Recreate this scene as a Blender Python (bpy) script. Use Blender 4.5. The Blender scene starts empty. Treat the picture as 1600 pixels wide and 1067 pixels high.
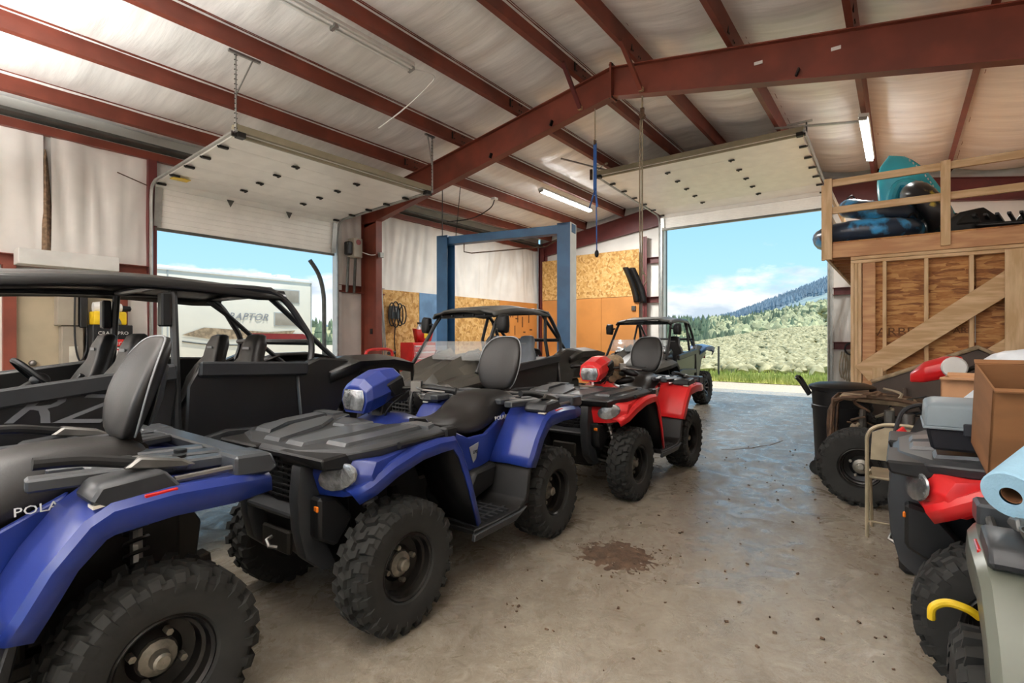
import bpy, bmesh, math, random
from mathutils import Vector, Matrix, Euler, noise
random.seed(7)
SC = bpy.context.scene
COL = SC.collection
PI = math.pi
R = math.radians

# ---------------------------------------------------------------- camera, world, sun, exposure
cam_d = bpy.data.cameras.new('camera'); cam = bpy.data.objects.new('camera', cam_d); COL.objects.link(cam)
cam.location = (0, 0, 1.48)
cam.rotation_euler = (R(90), 0, R(37.098 - 90))
cam_d.sensor_width = 36.0; cam_d.lens = 18.0; cam_d.shift_y = -6.5 / 1600
cam_d.clip_start = 0.05; cam_d.clip_end = 6000
SC.camera = cam

def srgb(h):
    if isinstance(h, str):
        h = h.lstrip('#'); c = [int(h[i:i+2], 16) / 255 for i in (0, 2, 4)]
    else: c = list(h)
    return tuple((x / 12.92 if x <= .04045 else ((x + .055) / 1.055) ** 2.4) for x in c) + (1,)

W = bpy.data.worlds.new('sky'); SC.world = W; W.use_nodes = True
def build_world():
    nt = W.node_tree; N = nt.nodes; L = nt.links; N.clear()
    out = N.new('ShaderNodeOutputWorld'); bg = N.new('ShaderNodeBackground')
    tc = N.new('ShaderNodeTexCoord'); sep = N.new('ShaderNodeSeparateXYZ')
    L.new(tc.outputs['Generated'], sep.inputs[0])
    ramp = N.new('ShaderNodeValToRGB'); e = ramp.color_ramp
    e.elements[0].position = 0.0; e.elements[0].color = srgb('#c4e3f3')
    e.elements[1].position = 0.75; e.elements[1].color = srgb('#5f9fd6')
    k = e.elements.new(.12); k.color = srgb('#a4d4f0')
    k = e.elements.new(.3); k.color = srgb('#86c2ea')
    L.new(sep.outputs['Z'], ramp.inputs[0])
    # clouds: layered noise on the view direction, stretched sideways, in a low bank plus scattered puffs higher up
    mp = N.new('ShaderNodeMapping'); mp.inputs['Scale'].default_value = (3.2, 3.2, 8.5); mp.inputs['Location'].default_value = (1.7, .35, .2)
    L.new(tc.outputs['Generated'], mp.inputs[0])
    n1 = N.new('ShaderNodeTexNoise'); n1.inputs['Scale'].default_value = 1.35; n1.inputs['Detail'].default_value = 9; n1.inputs['Roughness'].default_value = .56
    L.new(mp.outputs[0], n1.inputs['Vector'])
    band = N.new('ShaderNodeValToRGB'); b = band.color_ramp; b.interpolation = 'EASE'
    b.elements[0].position = 0.0; b.elements[0].color = (.30, .30, .30, 1)
    b.elements[1].position = 1.0; b.elements[1].color = (.02, .02, .02, 1)
    q = b.elements.new(.05); q.color = (.42, .42, .42, 1)
    q = b.elements.new(.09); q.color = (.26, .26, .26, 1)
    q = b.elements.new(.14); q.color = (.03, .03, .03, 1)
    L.new(sep.outputs['Z'], band.inputs[0])
    add = N.new('ShaderNodeMath'); add.operation = 'ADD'
    L.new(n1.outputs['Fac'], add.inputs[0]); L.new(band.outputs[0], add.inputs[1])
    msk = N.new('ShaderNodeValToRGB'); m = msk.color_ramp
    m.elements[0].position = .70; m.elements[0].color = (0, 0, 0, 1)
    m.elements[1].position = .80; m.elements[1].color = (1, 1, 1, 1)
    L.new(add.outputs[0], msk.inputs[0])
    n2 = N.new('ShaderNodeTexNoise'); n2.inputs['Scale'].default_value = 2.4; n2.inputs['Detail'].default_value = 6
    L.new(mp.outputs[0], n2.inputs['Vector'])
    cc = N.new('ShaderNodeValToRGB'); c = cc.color_ramp
    c.elements[0].position = .36; c.elements[0].color = srgb('#b9c8d6')
    c.elements[1].position = .6; c.elements[1].color = srgb('#ffffff')
    L.new(n2.outputs['Fac'], cc.inputs[0])
    mx = N.new('ShaderNodeMixRGB'); L.new(msk.outputs[0], mx.inputs[0]); L.new(ramp.outputs[0], mx.inputs[1]); L.new(cc.outputs[0], mx.inputs[2])
    L.new(mx.outputs[0], bg.inputs[0]); bg.inputs[1].default_value = 1.38
    L.new(bg.outputs[0], out.inputs[0])
build_world()

sun_d = bpy.data.lights.new('sun', 'SUN'); sun = bpy.data.objects.new('sun', sun_d); COL.objects.link(sun)
sun_d.energy = 6.2; sun_d.angle = R(.6); sun_d.color = (1, .955, .88)
sun.rotation_euler = Vector((.0, -.24, .97)).to_track_quat('Z', 'Y').to_euler()
sun.location = (0, -15, 60)

vs = SC.view_settings
vs.view_transform = 'Standard'; vs.look = 'None'; vs.gamma = 1; vs.use_curve_mapping = False
vs.exposure = 0.0
TUBE_WATTS = 320.0; UP_W = 840.0; DOWN_W = 3.0  # UP_W and DOWN_W feed the added lamps behind the camera
SC.cycles.max_bounces = 10; SC.cycles.diffuse_bounces = 6; SC.cycles.sample_clamp_indirect = 6.0

# ---------------------------------------------------------------- materials
MATS = {}
def M(name, col=None, rough=.5, metal=0, var=.12, scale=6, bump=0, bscale=None, dust=0, dustcol='#9a8f7c', col2=None, spec=.5, coat=0, stretch=None, trans=0, alpha=1, thr=(.4, .62), detail=4):
    if name in MATS: return MATS[name]
    m = bpy.data.materials.new(name); m.use_nodes = True
    nt = m.node_tree; N = nt.nodes; L = nt.links
    p = N['Principled BSDF']
    p.inputs['Roughness'].default_value = rough; p.inputs['Metallic'].default_value = metal
    p.inputs['Specular IOR Level'].default_value = spec
    if coat: p.inputs['Coat Weight'].default_value = coat; p.inputs['Coat Roughness'].default_value = .12
    if trans: p.inputs['Transmission Weight'].default_value = trans
    if alpha < 1: p.inputs['Alpha'].default_value = alpha
    base = srgb(col)
    tc = N.new('ShaderNodeTexCoord'); vec = tc.outputs['Object']
    if stretch:
        mp = N.new('ShaderNodeMapping'); mp.inputs['Scale'].default_value = stretch; L.new(vec, mp.inputs[0]); vec = mp.outputs[0]
    nz = N.new('ShaderNodeTexNoise'); nz.inputs['Scale'].default_value = scale; nz.inputs['Detail'].default_value = detail
    L.new(vec, nz.inputs['Vector'])
    rp = N.new('ShaderNodeValToRGB'); L.new(nz.outputs['Fac'], rp.inputs[0])
    rp.color_ramp.elements[0].position, rp.color_ramp.elements[1].position = thr
    rp.color_ramp.elements[0].color = tuple(max(0, c * (1 - var)) for c in base[:3]) + (1,)
    rp.color_ramp.elements[1].color = srgb(col2) if col2 else tuple(min(1, c * (1 + var)) for c in base[:3]) + (1,)
    o = rp.outputs[0]
    if dust:
        ge = N.new('ShaderNodeNewGeometry'); sp = N.new('ShaderNodeSeparateXYZ'); L.new(ge.outputs['Normal'], sp.inputs[0])
        n3 = N.new('ShaderNodeTexNoise'); n3.inputs['Scale'].default_value = 3.5; n3.inputs['Detail'].default_value = 6; L.new(tc.outputs['Object'], n3.inputs['Vector'])
        mr = N.new('ShaderNodeMapRange'); mr.inputs[1].default_value = -.6; mr.inputs[2].default_value = 1.0; L.new(sp.outputs['Z'], mr.inputs[0])
        mu = N.new('ShaderNodeMath'); mu.operation = 'MULTIPLY'; L.new(mr.outputs[0], mu.inputs[0]); L.new(n3.outputs['Fac'], mu.inputs[1])
        m2 = N.new('ShaderNodeMath'); m2.operation = 'MULTIPLY'; L.new(mu.outputs[0], m2.inputs[0]); m2.inputs[1].default_value = dust; m2.use_clamp = True
        mx = N.new('ShaderNodeMixRGB'); L.new(m2.outputs[0], mx.inputs[0]); L.new(o, mx.inputs[1]); mx.inputs[2].default_value = srgb(dustcol); o = mx.outputs[0]
    L.new(o, p.inputs['Base Color'])
    if bump:
        n4 = N.new('ShaderNodeTexNoise'); n4.inputs['Scale'].default_value = bscale or scale * 4; n4.inputs['Detail'].default_value = 5; L.new(vec, n4.inputs['Vector'])
        bp = N.new('ShaderNodeBump'); bp.inputs['Strength'].default_value = bump; bp.inputs['Distance'].default_value = .02
        L.new(n4.outputs['Fac'], bp.inputs['Height']); L.new(bp.outputs[0], p.inputs['Normal'])
    MATS[name] = m; return m

def emit(name, col, s):
    m = bpy.data.materials.new(name); m.use_nodes = True; nt = m.node_tree; p = nt.nodes['Principled BSDF']
    p.inputs['Base Color'].default_value = srgb(col); p.inputs['Emission Color'].default_value = srgb(col); p.inputs['Emission Strength'].default_value = s
    MATS[name] = m; return m

def osb_mat(name, c_lo, c_mid, c_hi, scale=14, stretch=(1, 1, 1)):
    m = bpy.data.materials.new(name); m.use_nodes = True; nt = m.node_tree; N = nt.nodes; L = nt.links; p = N['Principled BSDF']
    tc = N.new('ShaderNodeTexCoord'); mp = N.new('ShaderNodeMapping'); mp.inputs['Scale'].default_value = stretch
    L.new(tc.outputs['Object'], mp.inputs[0])
    nd = N.new('ShaderNodeTexNoise'); nd.inputs['Scale'].default_value = 5; nd.inputs['Detail'].default_value = 2; L.new(mp.outputs[0], nd.inputs['Vector'])
    vm = N.new('ShaderNodeVectorMath'); vm.operation = 'MULTIPLY_ADD'; L.new(nd.outputs['Color'], vm.inputs[0]); vm.inputs[1].default_value = (.18, .18, .18); L.new(mp.outputs[0], vm.inputs[2])
    vo = N.new('ShaderNodeTexVoronoi'); vo.inputs['Scale'].default_value = scale; L.new(vm.outputs[0], vo.inputs['Vector'])
    sp = N.new('ShaderNodeSeparateColor'); L.new(vo.outputs['Color'], sp.inputs[0])
    n2 = N.new('ShaderNodeTexNoise'); n2.inputs['Scale'].default_value = scale * 3.2; n2.inputs['Detail'].default_value = 4; L.new(mp.outputs[0], n2.inputs['Vector'])
    ad = N.new('ShaderNodeMath'); ad.operation = 'MULTIPLY_ADD'; L.new(sp.outputs[0], ad.inputs[0]); ad.inputs[1].default_value = .55
    sc_ = N.new('ShaderNodeMath'); sc_.operation = 'MULTIPLY'; L.new(n2.outputs['Fac'], sc_.inputs[0]); sc_.inputs[1].default_value = .5; L.new(sc_.outputs[0], ad.inputs[2])
    rp = N.new('ShaderNodeValToRGB'); r = rp.color_ramp; L.new(ad.outputs[0], rp.inputs[0])
    r.elements[0].position = .22; r.elements[0].color = srgb(c_lo); r.elements[1].position = .78; r.elements[1].color = srgb(c_hi)
    k = r.elements.new(.45); k.color = srgb(c_mid)
    L.new(rp.outputs[0], p.inputs['Base Color']); p.inputs['Roughness'].default_value = .75
    bp = N.new('ShaderNodeBump'); bp.inputs['Strength'].default_value = .25; bp.inputs['Distance'].default_value = .01; L.new(ad.outputs[0], bp.inputs['Height']); L.new(bp.outputs[0], p.inputs['Normal'])
    MATS[name] = m; return m

def concrete_mat():
    m = bpy.data.materials.new('concrete'); m.use_nodes = True; nt = m.node_tree; N = nt.nodes; L = nt.links; p = N['Principled BSDF']
    tc = N.new('ShaderNodeTexCoord'); v = tc.outputs['Object']
    def nz(s, d=6, r=.6, dist=0):
        n = N.new('ShaderNodeTexNoise'); n.inputs['Scale'].default_value = s; n.inputs['Detail'].default_value = d; n.inputs['Roughness'].default_value = r; n.inputs['Distortion'].default_value = dist
        L.new(v, n.inputs['Vector']); return n.outputs['Fac']
    def ramp(i, a, b, ca, cb):
        r = N.new('ShaderNodeValToRGB'); r.color_ramp.elements[0].position = a; r.color_ramp.elements[1].position = b
        r.color_ramp.elements[0].color = ca; r.color_ramp.elements[1].color = cb; L.new(i, r.inputs[0]); return r.outputs[0]
    def mix(f, a, b, t='MIX'):
        x = N.new('ShaderNodeMixRGB'); x.blend_type = t
        for i, q in enumerate((f, a, b)):
            if isinstance(q, (float, int)): x.inputs[i].default_value = q
            elif isinstance(q, tuple): x.inputs[i].default_value = q
            else: L.new(q, x.inputs[i])
        return x.outputs[0]
    base = ramp(nz(.55, 8, .62, .6), .36, .66, srgb('#796e5f'), srgb('#9f9583'))
    fine = ramp(nz(9, 9, .72, 1.2), .35, .66, srgb('#5c5044'), srgb('#b3aa9a'))
    c = mix(.34, base, fine)
    # pale dried scuffs, brown ground-in dirt
    pale = ramp(nz(5.5, 10, .78, 2.2), .50, .66, (0, 0, 0, 1), (1, 1, 1, 1))
    zone = ramp(nz(.33, 3, .5), .40, .60, (0, 0, 0, 1), (1, 1, 1, 1))
    pz = mix(1.0, pale, zone, 'MULTIPLY')
    pz2 = mix(1.0, pz, (.5, .5, .5, 1), 'MULTIPLY')
    c = mix(pz2, c, srgb('#cfcac0'))
    dirt = ramp(nz(1.3, 9, .7, 1.0), .55, .76, (0, 0, 0, 1), (.5, .5, .5, 1))
    c = mix(dirt, c, srgb('#5b4634'))
    L.new(c, p.inputs['Base Color'])
    rr = ramp(nz(3.2, 9, .72, 1.5), .36, .66, (.13, .13, .13, 1), (.58, .58, .58, 1))
    L.new(rr, p.inputs['Roughness']); p.inputs['Specular IOR Level'].default_value = .5
    bp = N.new('ShaderNodeBump'); bp.inputs['Strength'].default_value = .22; bp.inputs['Distance'].default_value = .012
    L.new(nz(16, 8, .7, 1.0), bp.inputs['Height']); L.new(bp.outputs[0], p.inputs['Normal'])
    MATS['concrete'] = m; return m

# red primer steel, insulation, woods
M('steel_red', '#763828', .5, 0, .16, 2.2, bump=.03, dust=.0)
M('steel_red_dark', '#652c2b', .5, 0, .16, 2.2)
M('insul', '#f3f2ef', .28, 0, .05, 1.3, bump=.28, bscale=2.2, spec=.75, stretch=(9, 1.0, 1))
M('insul_wall', '#e4e2dc', .55, 0, .06, 1.6, bump=.05, bscale=9)
M('roof_sheet', '#9a9a98', .5, .4, .1, 3)
M('door_white', '#f2f0ea', .38, 0, .03, 4, spec=.5)
M('door_tan', '#8f866f', .5, 0, .08, 4)
M('galv', '#a9aaa6', .35, .7, .1, 8)
M('galv_dark', '#5a5a55', .45, .6, .15, 8)
M('pine', '#d2ae7f', .6, 0, .10, 2.6, stretch=(6, 6, 1), bump=.04, col2='#e0c197')
M('pine_y', '#cfa97a', .6, 0, .10, 2.6, stretch=(8, 1, 8), bump=.04, col2='#dfbf94')
M('pine_red', '#c08a5e', .6, 0, .10, 2.4, stretch=(8, 1, 8), col2='#d0a173')
osb_mat('osb', '#9a6f38', '#c0934f', '#d8b276', 16)
osb_mat('osb_back', '#7d4f2e', '#a8713f', '#c5955c', 15, (1, .45, 2.2))
M('board_orange', '#c48443', .55, 0, .08, 1.4)
M('blue_paint', '#2f5f88', .45, 0, .12, 3, dust=.1)
M('blue_board', '#5f86ab', .6, 0, .18, 2.5)
M('white_paint', '#d9d9d4', .45, 0, .06, 4)
# vehicles
M('plastic_blue', '#132b77', .28, 0, .07, 3, dust=.10, spec=.5)
M('plastic_red', '#d11f24', .3, 0, .07, 3, dust=.10, spec=.5)
M('plastic_olive', '#5b5f55', .3, .1, .1, 3, dust=.10)
M('plastic_black', '#131416', .45, 0, .2, 5, dust=.04, bump=.02, spec=.32)
M('plastic_grey', '#26282b', .40, 0, .15, 5, dust=.10, dustcol='#8c8a86', spec=.4)
M('rack_grey', '#33363a', .32, 0, .12, 5, dust=.22, dustcol='#8c8c8a', spec=.6)
M('rzr_black', '#131416', .33, 0, .2, 4, dust=.08, spec=.5)
M('rzr_dusty', '#1f1f1f', .42, 0, .2, 3, dust=.42, dustcol='#8d8678')
M('rzr_roof', '#343432', .45, 0, .2, 3, dust=.5, dustcol='#8d8a82')
M('rubber', '#1b1b19', .8, 0, .25, 9, bump=.05, dust=.07, dustcol='#6f665a')
M('rim_black', '#141416', .3, .5, .15, 8, dust=.12)
M('rim_grey', '#6d6f72', .35, .8, .12, 8)
M('hub', '#8b867b', .4, .7, .25, 25)
M('seat_vinyl', '#1b1a1a', .42, 0, .15, 5, bump=.05, bscale=120, dust=.07, dustcol='#7c7062', spec=.35)
M('seat_grey', '#6d7680', .5, 0, .1, 6, dust=.2)
M('metal_dark', '#1c1b1a', .5, .5, .3, 9, dust=.2)
M('metal_mid', '#7a7874', .38, .8, .15, 10)
M('rust', '#5a4433', .7, .4, .35, 12)
M('lens', '#8f9192', .16, .55, .45, 16, bump=.35, bscale=26, spec=.8, coat=.8)
M('amber', '#d9731a', .25, 0, .1, 20, coat=.5)
M('reflector', '#c5201d', .25, 0, .1, 20, coat=.5)
M('decal_white', '#d8d8d4', .4, 0, .05)
M('decal_grey', '#8d8f92', .4, 0, .05)
M('cage', '#26292d', .35, .2, .15, 6, dust=.15)
M('clear_plastic', '#dfe3e2', .08, 0, .02, 4, trans=0, alpha=.32, spec=.7)
M('glass_dark', '#5f666c', .12, 0, .05, 4, spec=.8)
# outside
M('gravel', '#b9aa94', .9, 0, .25, 30, bump=.4, bscale=60, detail=8)
M('grass', '#a3b356', .9, 0, .25, 3, detail=8, col2='#c2c272')
M('meadow', '#aca26f', .95, 0, .18, .25, detail=10, col2='#beb88a')
M('sage', '#98936c', .9, 0, .22, 2.5, col2='#b5ae88')
M('hill_haze', '#7b8c96', .95, 0, .15, .02, detail=10, col2='#8d9d92')  # distance haze mixed into the slope colour
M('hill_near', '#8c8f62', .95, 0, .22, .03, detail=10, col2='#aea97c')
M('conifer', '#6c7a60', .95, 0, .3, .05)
M('conifer_haze', '#7b8c98', .95, 0, .2, .02)  # blue grey puts the air haze into the tree colour
M('leaf_pale', '#a0a27c', .9, 0, .3, .2)
M('trailer', '#ebe4d2', .4, 0, .03, 1)
M('trailer_trim', '#b9bab5', .35, .2, .05, 3)
# misc
M('black', '#101113', .5, 0, .2, 6)
M('white', '#e8e8e4', .5, 0, .04, 5)
M('beige', '#b3a68c', .5, 0, .08, 2, dust=.1)
M('panel_grey', '#9c9384', .5, 0, .06, 4)
M('dark_red', '#7e1f1d', .45, 0, .1, 5)
M('red', '#c92a26', .4, 0, .1, 5)
M('pink_red', '#dc8284', .35, 0, .08, 8)
M('yellow', '#e0bb1e', .4, 0, .1, 8)
M('teal', '#3fb3c4', .25, 0, .08, 3, spec=.6, coat=.3)
M('ring_camo', '#27384e', .3, 0, .2, 3.2, spec=.6, col2='#3f9cd6', thr=(.50, .58))
M('ring_black', '#2d2e31', .3, 0, .2, 5, spec=.6, col2='#b7a233', thr=(.57, .63))
M('cardboard', '#7a5230', .8, 0, .10, 3, stretch=(1, 1, 4))
M('cardboard_pale', '#b98a63', .8, 0, .1, 4)
M('towel_blue', '#9cc6dd', .85, 0, .04, 20, bump=.2, bscale=160)
M('towel_core', '#6b4526', .8)
M('bag_white', '#d9dfe4', .35, 0, .06, 8, bump=.5, bscale=14)
M('tool_grey', '#6f7b82', .45, 0, .05, 8, dust=.12)
M('tool_black', '#1b1e26', .5, 0, .15, 8)
M('chair_beige', '#a3957b', .4, .2, .1, 8)
M('brown_shell', '#4c4038', .7, 0, .2, 2, bump=.1)
M('rope_blue', '#1f4f8f', .7)
M('rope_tan', '#8a7d68', .8)
M('cloth_tan', '#9a866b', .9, 0, .3, 9, bump=.4)
M('skin_label', '#d7d3c4', .6)
M('dirt', '#5a4636', .95, 0, .3, 14, bump=.6, bscale=30, detail=8)
concrete_mat()
emit('tube_on', '#ffffff', 26.0)

# ---------------------------------------------------------------- mesh helpers
class G:
    def __init__(s): s.v = []; s.f = []
    def add(s, vs, fs):
        o = len(s.v); s.v += [tuple(v) for v in vs]; s.f += [tuple(o + i for i in f) for f in fs]; return s
    def bb(s, x0, x1, y0, y1, z0, z1):
        return s.add([(x0,y0,z0),(x1,y0,z0),(x1,y1,z0),(x0,y1,z0),(x0,y0,z1),(x1,y0,z1),(x1,y1,z1),(x0,y1,z1)],
                     [(0,3,2,1),(4,5,6,7),(0,1,5,4),(1,2,6,5),(2,3,7,6),(3,0,4,7)])
    def box(s, c, sz, rot=(0, 0, 0)):
        m = Euler(rot).to_matrix(); c = Vector(c); hx, hy, hz = sz[0]/2, sz[1]/2, sz[2]/2
        vs = [c + m @ Vector((x, y, z)) for x, y, z in [(-hx,-hy,-hz),(hx,-hy,-hz),(hx,hy,-hz),(-hx,hy,-hz),(-hx,-hy,hz),(hx,-hy,hz),(hx,hy,hz),(-hx,hy,hz)]]
        return s.add(vs, [(0,3,2,1),(4,5,6,7),(0,1,5,4),(1,2,6,5),(2,3,7,6),(3,0,4,7)])
    def beam(s, a, b, w, h, up=(0, 0, 1)):
        a = Vector(a); b = Vector(b); d = (b - a).normalized(); u = Vector(up)
        if abs(d.dot(u)) > .98: u = Vector((1, 0, 0))
        r = d.cross(u).normalized(); u = r.cross(d).normalized()
        vs = [p + r * sx * w / 2 + u * sz * h / 2 for p in (a, b) for sx, sz in ((-1,-1),(1,-1),(1,1),(-1,1))]
        return s.add(vs, [(0,1,2,3),(7,6,5,4),(0,4,5,1),(1,5,6,2),(2,6,7,3),(3,7,4,0)])
    def prism(s, poly, ax, a, b):
        n = len(poly)
        def P(p, t): return {'x': (t, p[0], p[1]), 'y': (p[0], t, p[1]), 'z': (p[0], p[1], t)}[ax]
        return s.add([P(p, a) for p in poly] + [P(p, b) for p in poly],
                     [tuple(range(n))[::-1], tuple(range(n, 2*n))] + [(i, (i+1) % n, n + (i+1) % n, n + i) for i in range(n)])
    def loft(s, rings, closed=True, caps=True):
        n = len(rings[0]); vs = [p for r in rings for p in r]; fs = []
        for k in range(len(rings) - 1):
            for i in range(n if closed else n - 1):
                j = (i + 1) % n; fs.append((k*n+i, k*n+j, (k+1)*n+j, (k+1)*n+i))
        if caps and closed: fs += [tuple(range(n))[::-1], tuple((len(rings)-1)*n + i for i in range(n))]
        return s.add(vs, fs)
    def tube(s, pts, r, n=8, closed=False):
        pts = [Vector(p) for p in pts]; K = len(pts); rs = r if isinstance(r, (list, tuple)) else [r] * K
        T = []
        for i in range(K):
            a = pts[(i-1) % K] if (closed or i > 0) else pts[i]; b = pts[(i+1) % K] if (closed or i < K-1) else pts[i]
            T.append((b - a).normalized())
        u = T[0].orthogonal().normalized(); rings = []
        for i in range(K):
            u = (u - T[i] * u.dot(T[i])).normalized(); w = T[i].cross(u)
            rings.append([pts[i] + (u * math.cos(2*PI*k/n) + w * math.sin(2*PI*k/n)) * rs[i] for k in range(n)])
        if closed: rings.append(rings[0]); return s.loft(rings, True, False)
        return s.loft(rings)
    def lathe(s, prof, n=24, ax='y', c=(0, 0, 0), closed=False):
        c = Vector(c); rings = []
        for k in range(n):
            a = 2*PI*k/n; ca, sa = math.cos(a), math.sin(a)
            rings.append([c + Vector({'y': (r*ca, h, r*sa), 'z': (r*ca, r*sa, h), 'x': (h, r*ca, r*sa)}[ax]) for r, h in prof])
        rings.append(rings[0])
        return s.loft(rings, closed, False)
    def disc(s, c, r, ax='y', h=.01, n=16):
        return s.lathe([(0.0001, -h/2), (r, -h/2), (r, h/2), (0.0001, h/2)], n, ax, c)
    def grid(s, P, close=False):
        nr = len(P); nc = len(P[0]); fs = []
        for i in range(nr - 1):
            for j in range(nc - 1): fs.append((i*nc+j, i*nc+j+1, (i+1)*nc+j+1, (i+1)*nc+j))
        return s.add([p for r in P for p in r], fs)
    def sphere(s, c, r, n=10, m=7):
        c = Vector(c); rr = r if isinstance(r, (list, tuple)) else (r, r, r); rings = []
        for i in range(m + 1):
            t = PI * i / m; t = min(max(t, .02), PI - .02)
            rings.append([c + Vector((rr[0]*math.sin(t)*math.cos(2*PI*k/n), rr[1]*math.sin(t)*math.sin(2*PI*k/n), rr[2]*math.cos(t))) for k in range(n)])
        return s.loft(rings)
    def build(s, name, mat, parent=None, smooth=True, bevel=0, seg=1, sub=0, loc=None, rot=None, label=None, solid=0, ang=.6, off=0):
        me = bpy.data.meshes.new(name); me.from_pydata([tuple(v) for v in s.v], [], s.f)
        bm = bmesh.new(); bm.from_mesh(me)
        bmesh.ops.remove_doubles(bm, verts=bm.verts, dist=1e-5)
        bmesh.ops.recalc_face_normals(bm, faces=bm.faces)
        if bevel:
            es = [e for e in bm.edges if len(e.link_faces) == 2 and e.calc_face_angle(0) > .5]
            bmesh.ops.bevel(bm, geom=es, offset=bevel, segments=seg, profile=.6, affect='EDGES', clamp_overlap=True)
        bm.to_mesh(me); bm.free()
        me.materials.append(MATS[mat] if isinstance(mat, str) else mat)
        if smooth:
            me.polygons.foreach_set('use_smooth', [True] * len(me.polygons)); me.set_sharp_from_angle(angle=ang)
        o = bpy.data.objects.new(name, me); COL.objects.link(o)
        if parent: o.parent = parent
        if loc: o.location = loc
        if rot: o.rotation_euler = rot
        if solid:
            md = o.modifiers.new('solid', 'SOLIDIFY'); md.thickness = solid; md.offset = off
        if sub:
            md = o.modifiers.new('sub', 'SUBSURF'); md.levels = sub; md.render_levels = sub
        if label: o['label'] = label
        return o

def thing(name, label, cat, loc=(0, 0, 0), rz=0, group=None):
    o = bpy.data.objects.new(name, None); COL.objects.link(o); o.location = loc; o.rotation_euler = (0, 0, rz)
    o.empty_display_size = .1
    return tag(o, label, cat, group)
def tag(o, label, cat, group=None):
    o['label'] = label; o['category'] = cat
    if group: o['group'] = group
    return o
def struct(o):
    o['kind'] = 'structure'; return o
def stuff(o, label=None, cat=None):
    o['kind'] = 'stuff'
    if label: o['label'] = label
    if cat: o['category'] = cat
    return o
def copy_tree(o, parent=None, swap=None, skip=()):
    c = o.copy(); COL.objects.link(c); c.parent = parent
    if swap and c.type == 'MESH':
        for s in c.material_slots:
            if s.material and s.material.name in swap:
                n = MATS[swap[s.material.name]]; s.link = 'OBJECT'; s.material = n
    for ch in list(KIDS.get(o.name, [])) or [x for x in o.children]:
        if ch.name.split('.')[0] in skip: continue
        copy_tree(ch, c, swap, skip)
    return c
KIDS = {}
def text(name, body, size, mat, parent, loc, rot, ext=.002, shear=0, align='CENTER', sx=1):
    cu = bpy.data.curves.new(name, 'FONT'); cu.body = body; cu.size = size; cu.extrude = ext; cu.shear = shear; cu.align_x = align; cu.align_y = 'CENTER'; cu.resolution_u = 2
    t = bpy.data.objects.new(name + '_curve', cu); COL.objects.link(t)
    dg = bpy.context.evaluated_depsgraph_get(); me = bpy.data.meshes.new_from_object(t.evaluated_get(dg))
    bpy.data.objects.remove(t); bpy.data.curves.remove(cu)
    me.materials.clear(); me.materials.append(MATS[mat]); me.name = name
    if sx != 1:
        for v in me.vertices: v.co.x *= sx
    o = bpy.data.objects.new(name, me); COL.objects.link(o); o.parent = parent; o.location = loc; o.rotation_euler = rot
    return o
def sm(pts, n=6):
    """Catmull-Rom smoothing of a path."""
    pts = [Vector(p) for p in pts]; out = []
    for i in range(len(pts) - 1):
        p0 = pts[max(i-1, 0)]; p1 = pts[i]; p2 = pts[i+1]; p3 = pts[min(i+2, len(pts)-1)]
        for k in range(n):
            t = k / n
            out.append(.5*((2*p1)+(-p0+p2)*t+(2*p0-5*p1+4*p2-p3)*t*t+(-p0+3*p1-3*p2+p3)*t**3))
    out.append(pts[-1]); return out
# ================================================================ structure
YW, YR, XE, XB, RID = 9.7, -2.7, 14.35, -5.0, 3.5
def ztop(y): return 5.60 - .17 * abs(y - RID)      # underside of the purlins / top of the rafters
def zbot(y): return 5.15 - .20 * abs(y - RID)
nv = lambda x, y, z=0: noise.noise(Vector((x, y, z)))

fl = G().bb(XB, 14.5, YR - .1, YW + .15, -.15, 0).build('floor', 'concrete', smooth=False); struct(fl)
# crack in the slab and the pile of swept dirt
cr = G()
pts = [(7.05, 1.87), (7.12, 1.75), (7.30, 1.66), (7.38, 1.57), (7.6, 1.5), (7.72, 1.42), (7.95, 1.37), (8.2, 1.33)]
P0 = [(x - .008, y - .010, .0015) for x, y in pts]; P1 = [(x + .008, y + .010, .0015) for x, y in pts]
cr.grid([P0, P1]); cr.build('crack', 'dirt', fl, smooth=False)

# ---- ceiling: roof sheet, purlins, insulation bays
rs = G()
for a, b in ((YR - .3, RID), (RID, YW + .3)):
    rs.add([(XB-.2, a, ztop(a)+.30), (XE+.25, a, ztop(a)+.30), (XE+.25, b, ztop(b)+.30), (XB-.2, b, ztop(b)+.30),
            (XB-.2, a, ztop(a)+.36), (XE+.25, a, ztop(a)+.36), (XE+.25, b, ztop(b)+.36), (XB-.2, b, ztop(b)+.36)],
           [(0,3,2,1),(4,5,6,7),(0,1,5,4),(1,2,6,5),(2,3,7,6),(3,0,4,7)])
ceil = rs.build('ceiling', 'roof_sheet', smooth=False); struct(ceil)
PUR = [9.10, 7.82, 6.53, 5.20, 3.96, 3.04, 1.74, .42, -.82, -2.1]
def purlin(y):
    s = -1 if y > RID else 1
    a = math.atan(.17) * (1 if y < RID else -1)
    g = G(); L0, L1 = XB, XE - .15
    sec = [(0, 0), (.075, 0), (.075, .022), (.068, .022), (.068, .008), (.008, .008), (.008, .222), (-.068, .222), (-.068, .208), (-.075, .208), (-.075, .230), (0, .230)]
    g.prism(sec, 'x', L0, L1)
    o = g.build('purlin', 'steel_red', ceil, smooth=False, loc=(0, y, ztop(y)), rot=(a, 0, 0))
for y in PUR: purlin(y)
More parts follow.
